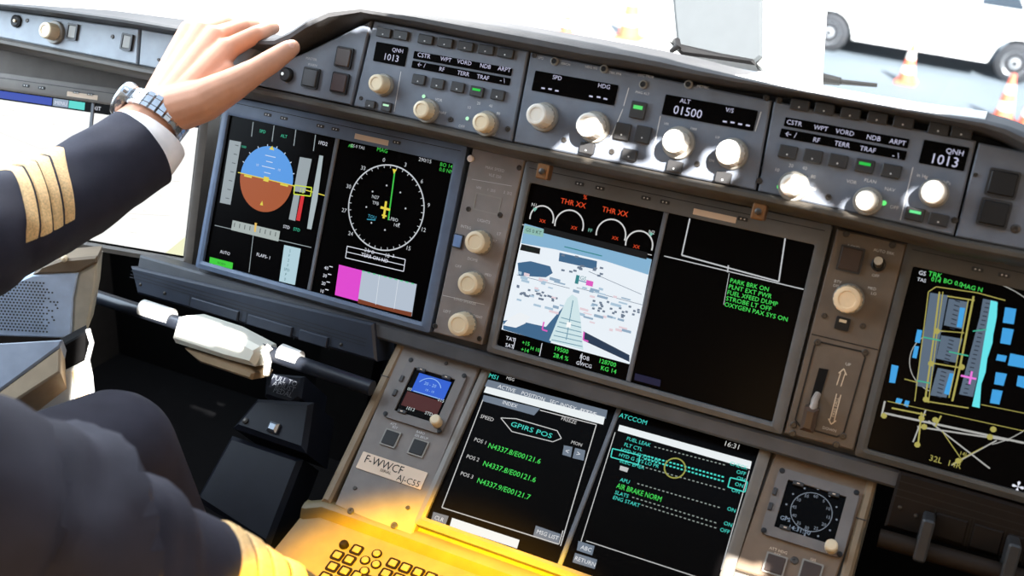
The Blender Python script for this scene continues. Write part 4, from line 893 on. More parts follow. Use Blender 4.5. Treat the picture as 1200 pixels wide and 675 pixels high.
# ================================================================ windscreen, post, apron and what stands on it
GZ = -2.0
def ground(px, py):
    d = ray(px, py); t = (GZ - CAM.z) / d.z; return CAM + d * t
am = mat('apron_asphalt', (80, 89, 96), .8, var=.06, scale=.6); ac = mat('apron_overexposed', (178, 178, 174), .8, var=.06, scale=.6)  # overexposed left apron, its glare put into a paler slab
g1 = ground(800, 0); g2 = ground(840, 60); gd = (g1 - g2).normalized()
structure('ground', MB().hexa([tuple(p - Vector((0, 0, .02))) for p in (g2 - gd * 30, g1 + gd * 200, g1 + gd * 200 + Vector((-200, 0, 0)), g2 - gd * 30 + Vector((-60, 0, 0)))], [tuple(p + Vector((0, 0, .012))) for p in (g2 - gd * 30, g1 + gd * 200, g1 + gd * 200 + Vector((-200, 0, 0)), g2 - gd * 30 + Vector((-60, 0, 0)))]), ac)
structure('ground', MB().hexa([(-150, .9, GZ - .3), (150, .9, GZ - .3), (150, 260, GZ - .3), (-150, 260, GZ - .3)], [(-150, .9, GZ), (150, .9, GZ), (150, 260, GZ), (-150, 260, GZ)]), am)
POST = Plane(Vector((0, .46, 1.2)), (1, 0, 0), Vector((0, .42, .9)))
def pw(px, py, off=0): return POST.hitw(px, py, off)
pm_ = mat('post_grey', (66, 70, 72), .6, var=.04); pw_ = mat('post_sunlit', (226, 226, 222), .6, var=.03)  # one post, glare on its right face put into a white copy
def pp(pts, z0, z1): 
    l = [POST.hit(x, y) for x, y in pts]; return l
o = bpy.data.objects.new('trim_1', None); col.objects.link(o); o.matrix_world = POST.mat(); o['kind'] = 'structure'; o['label'] = 'grey windscreen post rising from the glareshield'
MB().poly(pp([(772, -170), (894, -170), (893, 66), (884, 73), (846, 66), (793, 54)], 0, 0), -.06, 0, .004).build('post_face', pm_, o)
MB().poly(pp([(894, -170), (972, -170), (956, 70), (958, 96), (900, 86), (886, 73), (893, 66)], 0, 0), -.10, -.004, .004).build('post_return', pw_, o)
MB().poly(pp([(785, 50), (846, 64), (884, 71), (886, 78), (846, 72), (800, 66)], 0, 0), -.03, .012, .004).build('post_gasket', BLACK, o)
MB().tube([(*POST.hit(794, 50), .01), (*POST.hit(797, 58), .016), (*POST.hit(788, 63), .012)], [.006, .006, .003], 10).build('post_hook', BLACK, o)
# panes
gl = bpy.data.materials.new('window_glass'); gl.use_nodes = True; nt = gl.node_tree
for n_ in list(nt.nodes): nt.nodes.remove(n_)
out = nt.nodes.new('ShaderNodeOutputMaterial'); mx = nt.nodes.new('ShaderNodeMixShader'); tr = nt.nodes.new('ShaderNodeBsdfTransparent'); gs = nt.nodes.new('ShaderNodeBsdfGlossy')
gs.inputs['Roughness'].default_value = .02; mx.inputs[0].default_value = .02; tr.inputs['Color'].default_value = (.97, .985, .985, 1)
nt.links.new(tr.outputs[0], mx.inputs[1]); nt.links.new(gs.outputs[0], mx.inputs[2]); nt.links.new(mx.outputs[0], out.inputs[0])
def pane(name, x0, x1):
    pl = POST
    m = MB().add([(x0, -.35, -.03), (x1, -.35, -.03), (x1, .95, -.03), (x0, .95, -.03)], [(0, 1, 2, 3)])
    ob = m.build(name, gl); ob.matrix_world = pl.mat(); ob['kind'] = 'structure'; return ob
a0 = POST.hit(800, 40)[0]; a1 = POST.hit(955, 70)[0]
pane('window_1', a0 - 1.1, a0 - .001); pane('window_2', a1 + .001, a1 + .9)
# windscreen wiper
WP = Plane(Vector((0, .60, 1.2)), (1, 0, 0), Vector((0, .42, .9)))
w = Thing('windscreen_wiper', 'thin dark wiper lying at the foot of the right windscreen beside the post', 'wiper', WP, 990, 97, 0)
a, b, c = w.q(957, 91), w.q(985, 96), w.q(1028, 100)
w.part('wiper_arm', MB().tube([(*a, 0), (*b, .002)], [.009, .006], 8), BLACK); w.part('wiper_blade', MB().tube([(*b, 0), (*c, 0)], [.004, .003], 8), BLACK)
w.part('wiper_pivot', MB().lathe(*a, [(.012, -.02), (.012, .006), (.006, .01)], 14), BLACK)
# nose of the aircraft below the windscreen (outside sill)
sp = []
for x in [i * .12 - 1.2 for i in range(21)]:
    d = x * x * .12
    sp.append([(x, .5 - d * .3, .98 - d), (x, .66 - d, 1.02 - d * 1.2), (x, .8 - d, .98 - d * 1.5), (x, .95 - d, .90 - d * 2), (x, .95 - d, .8 - d * 2), (x, .5 - d * .3, .86 - d)])
structure('trim_2', MB().loft(sp), mat('nose_white', (222, 224, 224), .45, var=.02))

# van
WL, WR = ground(967, 60), ground(1183, 98)
ax = (WR - WL); base = ax.length; ax.normalize(); side = Vector((-ax.y, ax.x, 0))   # away from the viewer
k = base / 3.25
van = bpy.data.objects.new('van', None); col.objects.link(van)
vm = Matrix((ax, side, Vector((0, 0, 1)))).transposed().to_4x4(); vm.translation = WL; van.matrix_world = vm
tag(van, 'white van parked on the apron behind the striped cone, seen through the right windscreen', 'van')
vw = mat('van_white', (236, 238, 238), .4, var=.02); tyre = mat('tyre_black', (44, 46, 50), .8); rim = mat('rim_steel', (186, 190, 194), .35, metal=.4); vg = mat('van_window', (40, 50, 60), .1)
def prof_body():
    pts = [(-1.0, .34), (-.44, .34)] + [(.42 * math.cos(R(a)) * -1, .34 + .42 * math.sin(R(a)) * 1.0) for a in range(15, 180, 15)] + [(.44, .34), (base / k - .44, .34)] + [(base / k + -.42 * math.cos(R(a)), .34 + .42 * math.sin(R(a))) for a in range(15, 180, 15)] + [(base / k + .44, .34), (base / k + .95, .38), (base / k + 1.0, .8), (base / k + .85, 1.05), (base / k + .1, 1.25), (base / k - .45, 1.95), (base / k - .8, 2.05), (-.95, 2.08), (-1.02, 1.9)]
    return [(x * k, y * k) for x, y in pts]
bp = prof_body(); wd = 1.9 * k
m = MB(); n = len(bp)
m.add([(x, 0, y) for x, y in bp] + [(x, wd, y) for x, y in bp], [tuple(range(n)), tuple(range(2 * n - 1, n - 1, -1))] + [(i, (i + 1) % n, n + (i + 1) % n, n + i) for i in range(n)])
body = m.build('van_body', vw, van)
m = MB()
for x0, x1 in ((.2, 1.25), (1.35, 2.3)): m.hexa([(x0 * k, -.012, 1.35 * k), (x1 * k, -.012, 1.35 * k), (x1 * k, -.012, 1.85 * k), (x0 * k, -.012, 1.85 * k)], [(x0 * k, .01, 1.35 * k), (x1 * k, .01, 1.35 * k), (x1 * k, .01, 1.85 * k), (x0 * k, .01, 1.85 * k)])
m.build('side_windows', vg, van)
MB().hexa([(2.5 * k, -.012, 1.25 * k), (3.2 * k, -.012, 1.25 * k), (2.85 * k, -.012, 1.85 * k), (2.5 * k, -.012, 1.85 * k)], [(2.5 * k, .01, 1.25 * k), (3.2 * k, .01, 1.25 * k), (2.85 * k, .01, 1.85 * k), (2.5 * k, .01, 1.85 * k)]).build('door_window', vg, van)
# pale blue lettering high on the side, only its lower edge is in view
lt = FB().text('A', 0, 0, .22 * k, 0, 'c').build('side_letter', mat('van_blue', (150, 190, 200), .5, var=0), van)
lt.matrix_local = Matrix.Translation((2.45 * k, -.015, .98 * k)) @ Matrix.Rotation(R(90), 4, 'X')
MB().hexa([(.45 * k, -.02, .30 * k), (2.8 * k, -.02, .30 * k), (2.8 * k, -.02, .40 * k), (.45 * k, -.02, .40 * k)], [(.45 * k, .05, .30 * k), (2.8 * k, .05, .30 * k), (2.8 * k, .05, .40 * k), (.45 * k, .05, .40 * k)]).build('sill_trim', vw, van)
for x in (0, base):
    for y in (.02, wd - .24 * k):
        wm = MB().lathe(0, 0, [(.2 * k, 0), (.30 * k, 0), (.345 * k, .03 * k), (.345 * k, .19 * k), (.3 * k, .22 * k), (.2 * k, .22 * k)], 32).build('wheel', tyre, van)
        wm.matrix_local = Matrix.Translation((x, y + .22 * k, .345 * k)) @ Matrix.Rotation(R(90), 4, 'X')
        rm = MB().lathe(0, 0, [(.2 * k, .15 * k), (.205 * k, .225 * k), (.17 * k, .2 * k), (.1 * k, .19 * k), (.08 * k, .235 * k), (.03 * k, .24 * k)], 24).build('wheel_rim', rim, wm)
        MB().lathe(0, 0, [(.05 * k, .2 * k), (.05 * k, .245 * k), (.02 * k, .25 * k)], 12).build('hub_cap', tyre, rm)
# cones
orange = mat('cone_orange', (224, 98, 70), .6); cw = mat('cone_white', (238, 238, 234), .6)
def cone(px, py, hpx, lab):
    g = ground(px, py); dep = (g - CAM).dot(FWD); h = hpx * dep / FPX / .93
    e = bpy.data.objects.new('traffic_cone', None); col.objects.link(e); e.location = g; tag(e, lab, 'traffic cone', 'traffic cones on the apron')
    s = h / .75
    MB().rbox(0, 0, .38 * s, .38 * s, .04 * s, 0, .04 * s, .008 * s).build('cone_base', orange, e)
    MB().lathe(0, 0, [(.15 * s, .035 * s), (.128 * s, .18 * s), (.075 * s, .52 * s), (.035 * s, .75 * s), (.02 * s, .75 * s)], 24).build('cone_body', orange, e)
    for z0, z1, r0, r1 in ((.2, .32, .126, .108), (.46, .58, .086, .067)):
        MB().lathe(0, 0, [((r0 - .006) * s, z0 * s), (r0 * s, z0 * s), (r1 * s, z1 * s), ((r1 - .006) * s, z1 * s)], 24).build('reflective_band', cw, e)
cone(664, 40, 34, 'small orange cone on the white apron, leftmost of the cones')
cone(737, 46, 62, 'tall orange cone on the apron just left of the windscreen post')
cone(1061, 97, 44, 'orange and white striped cone standing in front of the van')
cone(1174, 142, 52, 'pale cone low at the right edge, in front of the van wheel')
cone(1203, 150, 50, 'red cone cut by the right edge of the picture beside the pale cone')
# ================================================================ the pilot
navy = mat('uniform_navy', (43, 43, 54), .8, bump=.5, bscale=1400, spec=.2)
skin = mat('skin', (206, 150, 120), .5, var=.06, scale=60, bump=.15, bscale=700)
def capsule(m, a, b, ra, rb, seg=16, k=6):
    a, b = Vector(a), Vector(b); d = (b - a); L = d.length; d = d / L if L > 1e-6 else Vector((0, 0, 1))
    x = d.orthogonal().normalized(); y = d.cross(x)
    rings = []
    for i in range(1, k + 1):
        t = -PI / 2 + PI / 2 * i / k; rings.append((a + d * ra * math.sin(t), ra * math.cos(t)))
    for i in range(0, k):
        t = PI / 2 * i / k; rings.append((b + d * rb * math.sin(t), rb * math.cos(t)))
    m.loft([[tuple(c + (x * math.cos(2 * PI * j / seg) + y * math.sin(2 * PI * j / seg)) * max(r, 1e-5)) for j in range(seg)] for c, r in rings])
def chain(m, pts):
    for (a, ra), (b, rb) in zip(pts, pts[1:]): capsule(m, a, b, ra, rb)
def fuse(mb, name, m, voxel, smooth=6, fac=.5):
    """one continuous surface grown over the overlapping volumes"""
    o = mb.build(name, m)
    md = o.modifiers.new('r', 'REMESH'); md.mode = 'VOXEL'; md.voxel_size = voxel; md.use_smooth_shade = True
    ms = o.modifiers.new('s', 'SMOOTH'); ms.iterations = smooth; ms.factor = fac
    dg = bpy.context.evaluated_depsgraph_get(); me = bpy.data.meshes.new_from_object(o.evaluated_get(dg))
    o.modifiers.clear(); old = o.data; o.data = me; bpy.data.meshes.remove(old)
    for p in me.polygons: p.use_smooth = True
    if not me.materials: me.materials.append(m)
    return o
# left hand over the hood
h = MB()
wr = W(190, 132, 1.285)
J = dict(im=W(266, 58, 1.318), ip=W(301, 40, 1.325), idd=W(314, 34, 1.34), it=W(321, 33, 1.35),
         mm=W(252, 43, 1.332), mp=W(285, 31, 1.362), md=W(298, 31, 1.385), mt=W(304, 36, 1.40),
         rm=W(237, 36, 1.342), rp=W(262, 27, 1.385), rd=W(273, 31, 1.405), rt=W(279, 38, 1.415),
         pm=W(222, 36, 1.348), pp=W(241, 28, 1.388), pd=W(250, 31, 1.405), pt=W(255, 38, 1.412))
fore = W(110, 196, 1.225)
capsule(h, fore, wr, .035, .0305)
for key_, r0, r1 in (('im', .024, .013), ('mm', .023, .0125), ('rm', .021, .0115), ('pm', .0195, .0115)):
    off = {'im': W(205, 128, 1.28), 'mm': W(199, 122, 1.284), 'rm': W(193, 117, 1.288), 'pm': W(188, 113, 1.294)}[key_]
    capsule(h, off, J[key_], r0, r1 + .0015)
capsule(h, W(212, 122, 1.29), W(246, 70, 1.335), .021, .016); capsule(h, W(228, 122, 1.285), W(262, 84, 1.31), .02, .015)
for a, b, c, d, r in (('im', 'ip', 'idd', 'it', (.0128, .0105, .009, .0076)), ('mm', 'mp', 'md', 'mt', (.0125, .0105, .009, .0076)), ('rm', 'rp', 'rd', 'rt', (.0118, .01, .0087, .0073)), ('pm', 'pp', 'pd', 'pt', (.0108, .009, .0078, .0066))):
    chain(h, [(J[a], r[0]), (J[b], r[1]), (J[c], r[2]), (J[d], r[3])])
chain(h, [(W(205, 128, 1.275), .027), (W(238, 118, 1.27), .0245), (W(270, 101, 1.27), .0195), (W(302, 82, 1.275), .0145), (W(318, 72, 1.28), .0138), (W(337, 59, 1.287), .0115), (W(342, 56, 1.29), .0098)])
hand = fuse(h, 'hand_tmp', skin, .0019, 5, .5)
# body under the clothes, one surface: legs, trunk, neck, head, both arms
RS = W(-300, 420, .62); LS = W(-520, 330, .93)
E_L = W(-95, 292, 1.07); hipc = W(-560, 900, .72)
sh = (RS + LS) / 2
RE = W(55, 640, .765); RWr = W(300, 760, .90)
RK = W(132, 532, 1.12); LKn = RK + Vector((-.30, .0, -.02))
hip_r = Vector((RK.x - .1, RK.y - .42, RK.z - .02)); hip_l = hip_r + Vector((-.2, 0, 0)); hipm = (hip_r + hip_l) / 2
chest = Vector((hipm.x + .02, hipm.y - .05, hipm.z + .36)); 
LS = chest + Vector((-.17, .02, .06)); RS = chest + Vector((.19, .04, .06)); neck = chest + Vector((.02, .02, .13)); headc = chest + Vector((.02, .05, .27))
RH = W(385, 800, .95)
b = MB()
chain(b, [(hip_r, .075), (RK, .052), (RK + Vector((.0, .12, -.40)), .034), (RK + Vector((.0, .26, -.44)), .026)])
chain(b, [(hip_l, .075), (LKn, .052), (LKn + Vector((0, .12, -.40)), .034), (LKn + Vector((0, .26, -.44)), .026)])
chain(b, [(hip_r, .08), (hip_l, .08)]); chain(b, [(hipm, .11), (hipm + Vector((0, -.02, .15)), .105), (chest + Vector((0, 0, -.04)), .125)])
chain(b, [(LS, .06), (chest, .11), (RS, .06)]); chain(b, [(chest + Vector((.01, .01, .08)), .055), (headc, .052)])
chain(b, [(headc + Vector((0, .01, -.03)), .075), (headc + Vector((0, -.01, .035)), .088)]); chain(b, [(headc + Vector((0, .06, -.06)), .04), (headc + Vector((0, .07, -.02)), .045)])
capsule(b, headc + Vector((0, .098, -.02)), headc + Vector((0, .10, .01)), .012, .008)
for s_ in (-1, 1): capsule(b, headc + Vector((s_ * .085, 0, -.015)), headc + Vector((s_ * .088, -.008, .02)), .012, .014)
chain(b, [(LS, .052), (E_L, .042), (W(100, 205, 1.22), .033)])
chain(b, [(RS, .052), (RE, .042), (RWr, .028), (RH, .03)])
for i in range(4):
    o_ = Vector((.0, 0, 0)) + RIGHT * (.0) + DOWN * (-.02 + .016 * i); chain(b, [(RH + o_, .012), (RH + o_ + RIGHT * .05 + FWD * .03, .009), (RH + o_ + RIGHT * .08 + FWD * .06 + DOWN * .01, .007)])
chain(b, [(RH - RIGHT * .03, .014), (RH + RIGHT * .02 - DOWN * .045 + FWD * .02, .01), (RH + RIGHT * .045 - DOWN * .05 + FWD * .04, .008)])
body = fuse(b, 'person', skin, .006, 4, .5)
# join hand into the body mesh: one object
bm = bmesh.new(); bm.from_mesh(body.data); bm.from_mesh(hand.data); bm.to_mesh(body.data); bm.free()
for p in body.data.polygons: p.use_smooth = True
bpy.data.objects.remove(hand)
tag(body, 'person in a navy uniform with gold cuff stripes, left hand resting on the hood', 'person')
# ---- clothes
def sleeve(path, rad, seg=40, up=None, folds=(), seed=0, amp=.004, sub=10):
    """smooth tube through path with cloth folds"""
    P = [Vector(p) for p in path]; pts = []; rr = []
    n = len(P)
    for i in range(n - 1):
        p0, p1, p2, p3 = P[max(i - 1, 0)], P[i], P[i + 1], P[min(i + 2, n - 1)]
        for j in range(sub):
            t = j / sub
            pts.append(.5 * ((2 * p1) + (p2 - p0) * t + (2 * p0 - 5 * p1 + 4 * p2 - p3) * t * t + (3 * p1 - p0 - 3 * p2 + p3) * t ** 3)); rr.append(rad[i] + (rad[i + 1] - rad[i]) * (t * t * (3 - 2 * t)))
    pts.append(P[-1]); rr.append(rad[-1])
    return pts, rr
def cloth_tube(pts, rr, seg=48, up=(0, 0, 1), amp=.004, freq=18, seed=0.0, fold=(), wall=.003):
    up = Vector(up); rings = []; inner = []
    for i, p in enumerate(pts):
        d = (pts[min(i + 1, len(pts) - 1)] - pts[max(i - 1, 0)]).normalized(); a = (up - d * up.dot(d)).normalized(); b_ = d.cross(a)
        ring = []
        t_ = i / (len(pts) - 1)
        for k_ in range(seg):
            th = 2 * PI * k_ / seg; dirv = a * math.cos(th) + b_ * math.sin(th)
            q = rr[i] + amp * (noise.noise(p * freq + dirv * 1.2 + Vector((seed, 0, 0))) + .5 * noise.noise(p * freq * 2.3 + dirv * 2 + Vector((0, seed, 0))))
            for (t0, w0, th0, tw, am_) in fold: q += am_ * math.exp(-((t_ - t0 - .06 * math.sin(th - th0)) / w0) ** 2) * (.5 + .5 * math.cos(th - th0)) ** tw
            ring.append(tuple(p + dirv * q))
        rings.append(ring)
    # turn the end inwards like a hem
    p = pts[-1]; d = (pts[-1] - pts[-2]).normalized()
    for s_, dz in ((.95, .0), (.9, -.012), (.86, -.03)):
        rings.append([tuple(p + (Vector(v) - p) * s_ + d * dz) for v in rings[len(pts) - 1]])
    return MB().loft(rings, cap=False)
def band(pts, rr, i0, i1, grow, m, name, parent, seg=48, arc=None, skew=0, up=(0, 0, 1), amp=.004, freq=18, seed=0.0, fold=()):
    """a braid following the same cloth surface between sample i0 and i1"""
    up = Vector(up); rings = []
    N = 6
    for s_ in range(N + 1):
        f_ = i0 + (i1 - i0) * s_ / N; i = min(int(f_), len(pts) - 2); t = f_ - i
        p = pts[i].lerp(pts[i + 1], t); d = (pts[min(i + 1, len(pts) - 1)] - pts[max(i - 1, 0)]).normalized(); a = (up - d * up.dot(d)).normalized(); b_ = d.cross(a)
        r0 = rr[i] + (rr[i + 1] - rr[i]) * t; ring = []; t_ = f_ / (len(pts) - 1)
        for k_ in range(seg):
            th = (arc[0] + (arc[1] - arc[0]) * k_ / (seg - 1)) if arc else 2 * PI * k_ / seg
            if skew:
                g_ = min(max(f_ + skew * (.36 - max(0, min(th, PI / 2)) / R(88)), 0), len(pts) - 1.01); i = int(g_); t = g_ - i; p = pts[i].lerp(pts[i + 1], t); t_ = g_ / (len(pts) - 1); r0 = rr[i] + (rr[i + 1] - rr[i]) * t
            dirv = a * math.cos(th) + b_ * math.sin(th)
            q = r0 + amp * (noise.noise(p * freq + dirv * 1.2 + Vector((seed, 0, 0))) + .5 * noise.noise(p * freq * 2.3 + dirv * 2 + Vector((0, seed, 0)))) + (grow if 0 < s_ < N else grow * .2)
            for (t0, w0, th0, tw, am_) in fold: q += am_ * math.exp(-((t_ - t0 - .06 * math.sin(th - th0)) / w0) ** 2) * (.5 + .5 * math.cos(th - th0)) ** tw
            ring.append(tuple(p + dirv * q))
        rings.append(ring)
    o = MB().loft(rings, cap=False, closed=not arc).build(name, m, parent); return o
gold = mat('braid_gold', (222, 182, 124), .55, var=.25, scale=500, bump=.8, bscale=1500)
white = mat('shirt_white', (236, 232, 230), .7, bump=.2, bscale=1200)
# left sleeve: shoulder, elbow, cuff
path = [LS, (LS + E_L) / 2 + Vector((0, -.01, -.01)), E_L, W(0, 266, 1.14), W(75, 231, 1.195), W(166, 175, 1.255)]
pts, rr = sleeve(path, [.085, .072, .061, .055, .0515, .0478])
kw = dict(amp=.004, freq=16, seed=1.3)
MB_l = cloth_tube(pts, rr, **kw); sl_ = MB_l.build('jacket_sleeve', navy, body, )
n = len(pts) - 1
def at_px(x):      # sample index where the sleeve axis passes pixel column x
    best = 0; bd = 1e9
    for i in range(0, n * 10):
        f_ = i / 10; j = min(int(f_), n - 1); p = pts[j].lerp(pts[j + 1], f_ - j) - CAM
        px = 600 + FPX * p.dot(RIGHT) / p.dot(FWD)
        if abs(px - x) < bd: bd = abs(px - x); best = f_
    return best
for x0, x1 in ((12, 27), (29, 44), (46, 60), (62, 77)):
    band(pts, rr, at_px(x0), at_px(x1), .0016, gold, 'cuff_stripe', sl_, arc=(R(-160), R(88)), skew=4.6, **kw)
cpts = [W(150, 186, 1.245), W(166, 175, 1.255), W(172, 166, 1.261), W(177, 159, 1.265)]
cuff = cloth_tube([Vector(p) for p in cpts], [.0445, .044, .0435, .0425], amp=.001).build('shirt_cuff', white, body)
# right sleeve across the bottom
path = [RS, W(-180, 570, .69), W(-10, 622, .74), W(70, 655, .77), W(180, 692, .835), W(335, 752, .915)]
pts, rr = sleeve(path, [.09, .086, .087, .078, .066, .056])
kw = dict(amp=.0095, freq=12, seed=4.1, fold=((.60, .018, .7, 2, .016), (.64, .022, .7, 2, -.014), (.50, .03, 5.6, 2, .014), (.44, .02, .6, 2, -.010), (.72, .03, .3, 2, .006)))
sr = cloth_tube(pts, rr, **kw).build('jacket_sleeve', navy, body)
n = len(pts) - 1
for x0, x1 in ((216, 235), (238, 257), (260, 278), (281, 298)):
    band(pts, rr, at_px(x0), at_px(x1), .0018, gold, 'cuff_stripe', sr, **kw)
# jacket trunk, trousers, shoes, hair
jm = MB()
chain(jm, [(hipm + Vector((0, -.01, .04)), .15), (hipm + Vector((0, -.02, .18)), .145), (chest + Vector((0, 0, -.02)), .155)]); chain(jm, [(LS, .085), (chest, .14), (RS, .085)])
j_ = fuse(jm, 'jacket', navy, .012, 6); j_.parent = body
tm = MB()
chain(tm, [(hip_r, .1), (hip_r.lerp(RK, .5), .088), (RK + Vector((-.002, .0, .0)), .066), (RK + Vector((.0, .05, -.16)), .064), (RK + Vector((.0, .12, -.36)), .058)])
chain(tm, [(hip_l, .1), (LKn, .068), (LKn + Vector((0, .12, -.36)), .06)]); chain(tm, [(hip_r, .11), (hip_l, .11)])
t_ = fuse(tm, 'trousers', navy, .008, 8); t_.parent = body
for kk in (RK, LKn):
    s_ = MB(); chain(s_, [(kk + Vector((0, .10, -.445)), .04), (kk + Vector((0, .2, -.455)), .042), (kk + Vector((0, .31, -.465)), .034)]); o = fuse(s_, 'shoe', BLACK, .008, 4); o.parent = body
hr = MB(); chain(hr, [(headc + Vector((0, -.03, .03)), .09), (headc + Vector((0, .015, .06)), .082)]); o = fuse(hr, 'hair', mat('hair_brown', (58, 44, 36), .7), .008, 4); o.parent = body
# thumb nail
nd = (W(342, 56, 1.29) - W(318, 72, 1.28)).normalized(); nn = (CAM - W(338, 58, 1.287)).normalized(); nn = (nn - nd * nn.dot(nd) - DOWN * .35).normalized(); nn = (nn - nd * nn.dot(nd)).normalized(); ns = nd.cross(nn)
nc = W(338, 58.5, 1.287) + nn * .0098
nail = MB().loft([[tuple(nc + nd * (.0068 * math.cos(a) * k_) + ns * (.005 * math.sin(a) * k_) - nn * (.0022 * (math.sin(a) * k_) ** 2 - zo)) for a in [2 * PI * i / 16 for i in range(16)]] for k_, zo in ((1, -.001), (.92, .0006), (.5, .001))]).build('thumbnail', mat('nail_pink', (222, 170, 148), .3), body)
# wrist watch
ww = W(182, 138, 1.277); axw = (W(205, 106, 1.295) - W(155, 170, 1.255)).normalized()
wx = (-RIGHT * .75 - DOWN * .66); wx = (wx - axw * wx.dot(axw)).normalized(); wy = axw.cross(wx)
we = bpy.data.objects.new('wristwatch', None); col.objects.link(we)
mm_ = Matrix((wx, wy, axw)).transposed().to_4x4(); mm_.translation = ww; we.matrix_world = mm_
tag(we, 'steel wrist watch with a link bracelet on the wrist between cuff and hand', 'watch')
steel = mat('watch_steel', (196, 196, 196), .22, metal=.9); 
ra, rb_ = .0362, .0335
N = 24
for i in range(N):
    a = 2 * PI * i / N
    if abs((a + PI) % (2 * PI) - PI) < .45: continue
    L = MB()
    for zz, ww_ in ((-.0078, .0052), (0, .0086), (.0078, .0052)):
        L.hexa([(-.0018, -.0044, zz - ww_ / 2), (.0018, -.0036, zz - ww_ / 2), (.0018, .0036, zz - ww_ / 2), (-.0018, .0044, zz - ww_ / 2)], [(-.0018, -.0044, zz + ww_ / 2), (.0018, -.0036, zz + ww_ / 2), (.0018, .0036, zz + ww_ / 2), (-.0018, .0044, zz + ww_ / 2)])
    o = L.build('bracelet_link', steel, we)
    o.matrix_local = Matrix.Translation((ra * math.cos(a), rb_ * math.sin(a), 0)) @ Matrix.Rotation(math.atan2(math.sin(a) / rb_, math.cos(a) / ra), 4, 'Z')
cm = MB().lathe(0, 0, [(.017, -.004), (.021, -.001), (.0222, .003), (.0222, .007), (.0205, .0105), (.0185, .011), (.018, .009)], 36).build('watch_case', steel, we)
cm.matrix_local = Matrix.Translation((ra - .001, 0, 0)) @ Matrix.Rotation(R(90), 4, 'Y')
MB().lathe(0, 0, [(.018, .0075), (.018, .0088), (.0, .0092)], 32).build('dial', mat('watch_dial', (170, 190, 215), .15), cm)
f = FB()
for i in range(12): a = R(i * 30); f.line((.0125 * math.cos(a), .0125 * math.sin(a)), (.015 * math.cos(a), .015 * math.sin(a)), .0009, .0095)
f.line((0, 0), (.008, .004), .0011, .0096).line((0, 0), (-.003, .012), .0009, .0096); f.build('dial_marks', BLACK, cm)
MB().lathe(.0, .0215, [(.0001, .0), (.003, .001), (.003, .005)], 12).build('crown', steel, cm)
# ================================================================ cabin shell, sun, sky, camera
SUN = Vector((.45, -.62, .64)).normalized()
CZ = 2.05
# unseen roof, its openings shaped only to throw the wanted sun patches
def spot_pts(pl, pts, off=0.0): return [pl.hitw(x, y, off) for x, y in pts]
PATCH = []
def patch(pl, pts, off=0.0): PATCH.append(spot_pts(pl, pts, off))
patch(SHIELD, [(645, 178), (664, 160), (680, 156), (706, 159), (746, 171), (720, 190), (690, 190)])
patch(SHIELD, [(726, 193), (752, 191), (773, 180), (803, 179), (802, 192), (783, 203), (772, 206)])
patch(SHIELD, [(795, 208), (820, 192), (850, 194), (866, 204), (844, 220)])
patch(SHIELD, [(900, 227), (912, 226), (928, 205), (944, 212), (974, 244), (930, 242)])
for x, y, r_ in ((784, 164, 14), (848, 177, 16), (1012, 234, 11), (1091, 223, 13)):
    patch(SHIELD, [(x + r_ * math.cos(R(a)), y + r_ * math.sin(R(a))) for a in range(0, 360, 40)], .023)
def strips():
    rows = []
    y0, y1, dy = -2.2, -.60, .005
    polys = [[(p + SUN * ((CZ - p.z) / SUN.z)).to_2d() for p in P_] for P_ in PATCH]
    m = MB(); y = y0
    X0, X1 = -1.3, 1.3
    while y < y1 - 1e-6:
        ym = y + dy / 2; iv = []
        for P_ in polys:
            xs = []
            for i in range(len(P_)):
                a, b = P_[i], P_[(i + 1) % len(P_)]
                if (a.y <= ym) != (b.y <= ym): xs.append(a.x + (b.x - a.x) * (ym - a.y) / (b.y - a.y))
            xs.sort(); iv += [(xs[i], xs[i + 1]) for i in range(0, len(xs) - 1, 2)]
        iv.sort(); x = X0; segs = []
        for a, b in iv:
            if a > x: segs.append((x, a))
            x = max(x, b)
        segs.append((x, X1)); rows.append((y, segs)); y += dy
    # merge equal plain rows
    i = 0
    while i < len(rows):
        j = i
        while j + 1 < len(rows) and rows[j + 1][1] == rows[i][1]: j += 1
        ya, yb = rows[i][0], rows[j][0] + dy
        for a, b in rows[i][1]: m.add([(a, ya, CZ), (b, ya, CZ), (b, yb, CZ), (a, yb, CZ)], [(0, 1, 2, 3)])
        i = j + 1
    return m
patch(PANEL, [(165, 354), (200, 362), (240, 372), (288, 393), (282, 412), (255, 405), (205, 392), (165, 374)], .05)
patch(PANEL, [(310, 402), (360, 418), (350, 432), (308, 440)], .045)
patch(PANEL, [(98, 384), (110, 384), (114, 475), (90, 475)], .2)
PATCH.append([hood.pl.world(hood.a + hood.q(x, 100)[0], hood.b + hood.q(x, yt, .02)[1] + dv, dn) for x, yt, dv, dn in ((352, 34, .0, .012), (500, 16, 0, .012), (640, 37, 0, .012), (780, 70, 0, .012), (930, 105, 0, .012), (1110, 134, 0, .010), (1150, 137, .028, -.2), (1070, 130, .03, -.2), (780, 70, .03, -.2), (500, 16, .03, -.2), (352, 34, .03, -.2))])
patch(LOWER, [(848, 652), (900, 664), (890, 690), (840, 676)], .006)
cl = strips().build('ceiling_gobo', mat('ceiling_beige', (190, 184, 172), .8)); cl['kind'] = 'structure'  # out of view, with holes added to let the sun patches through
wl = mat('lining_beige', (176, 168, 156), .8)
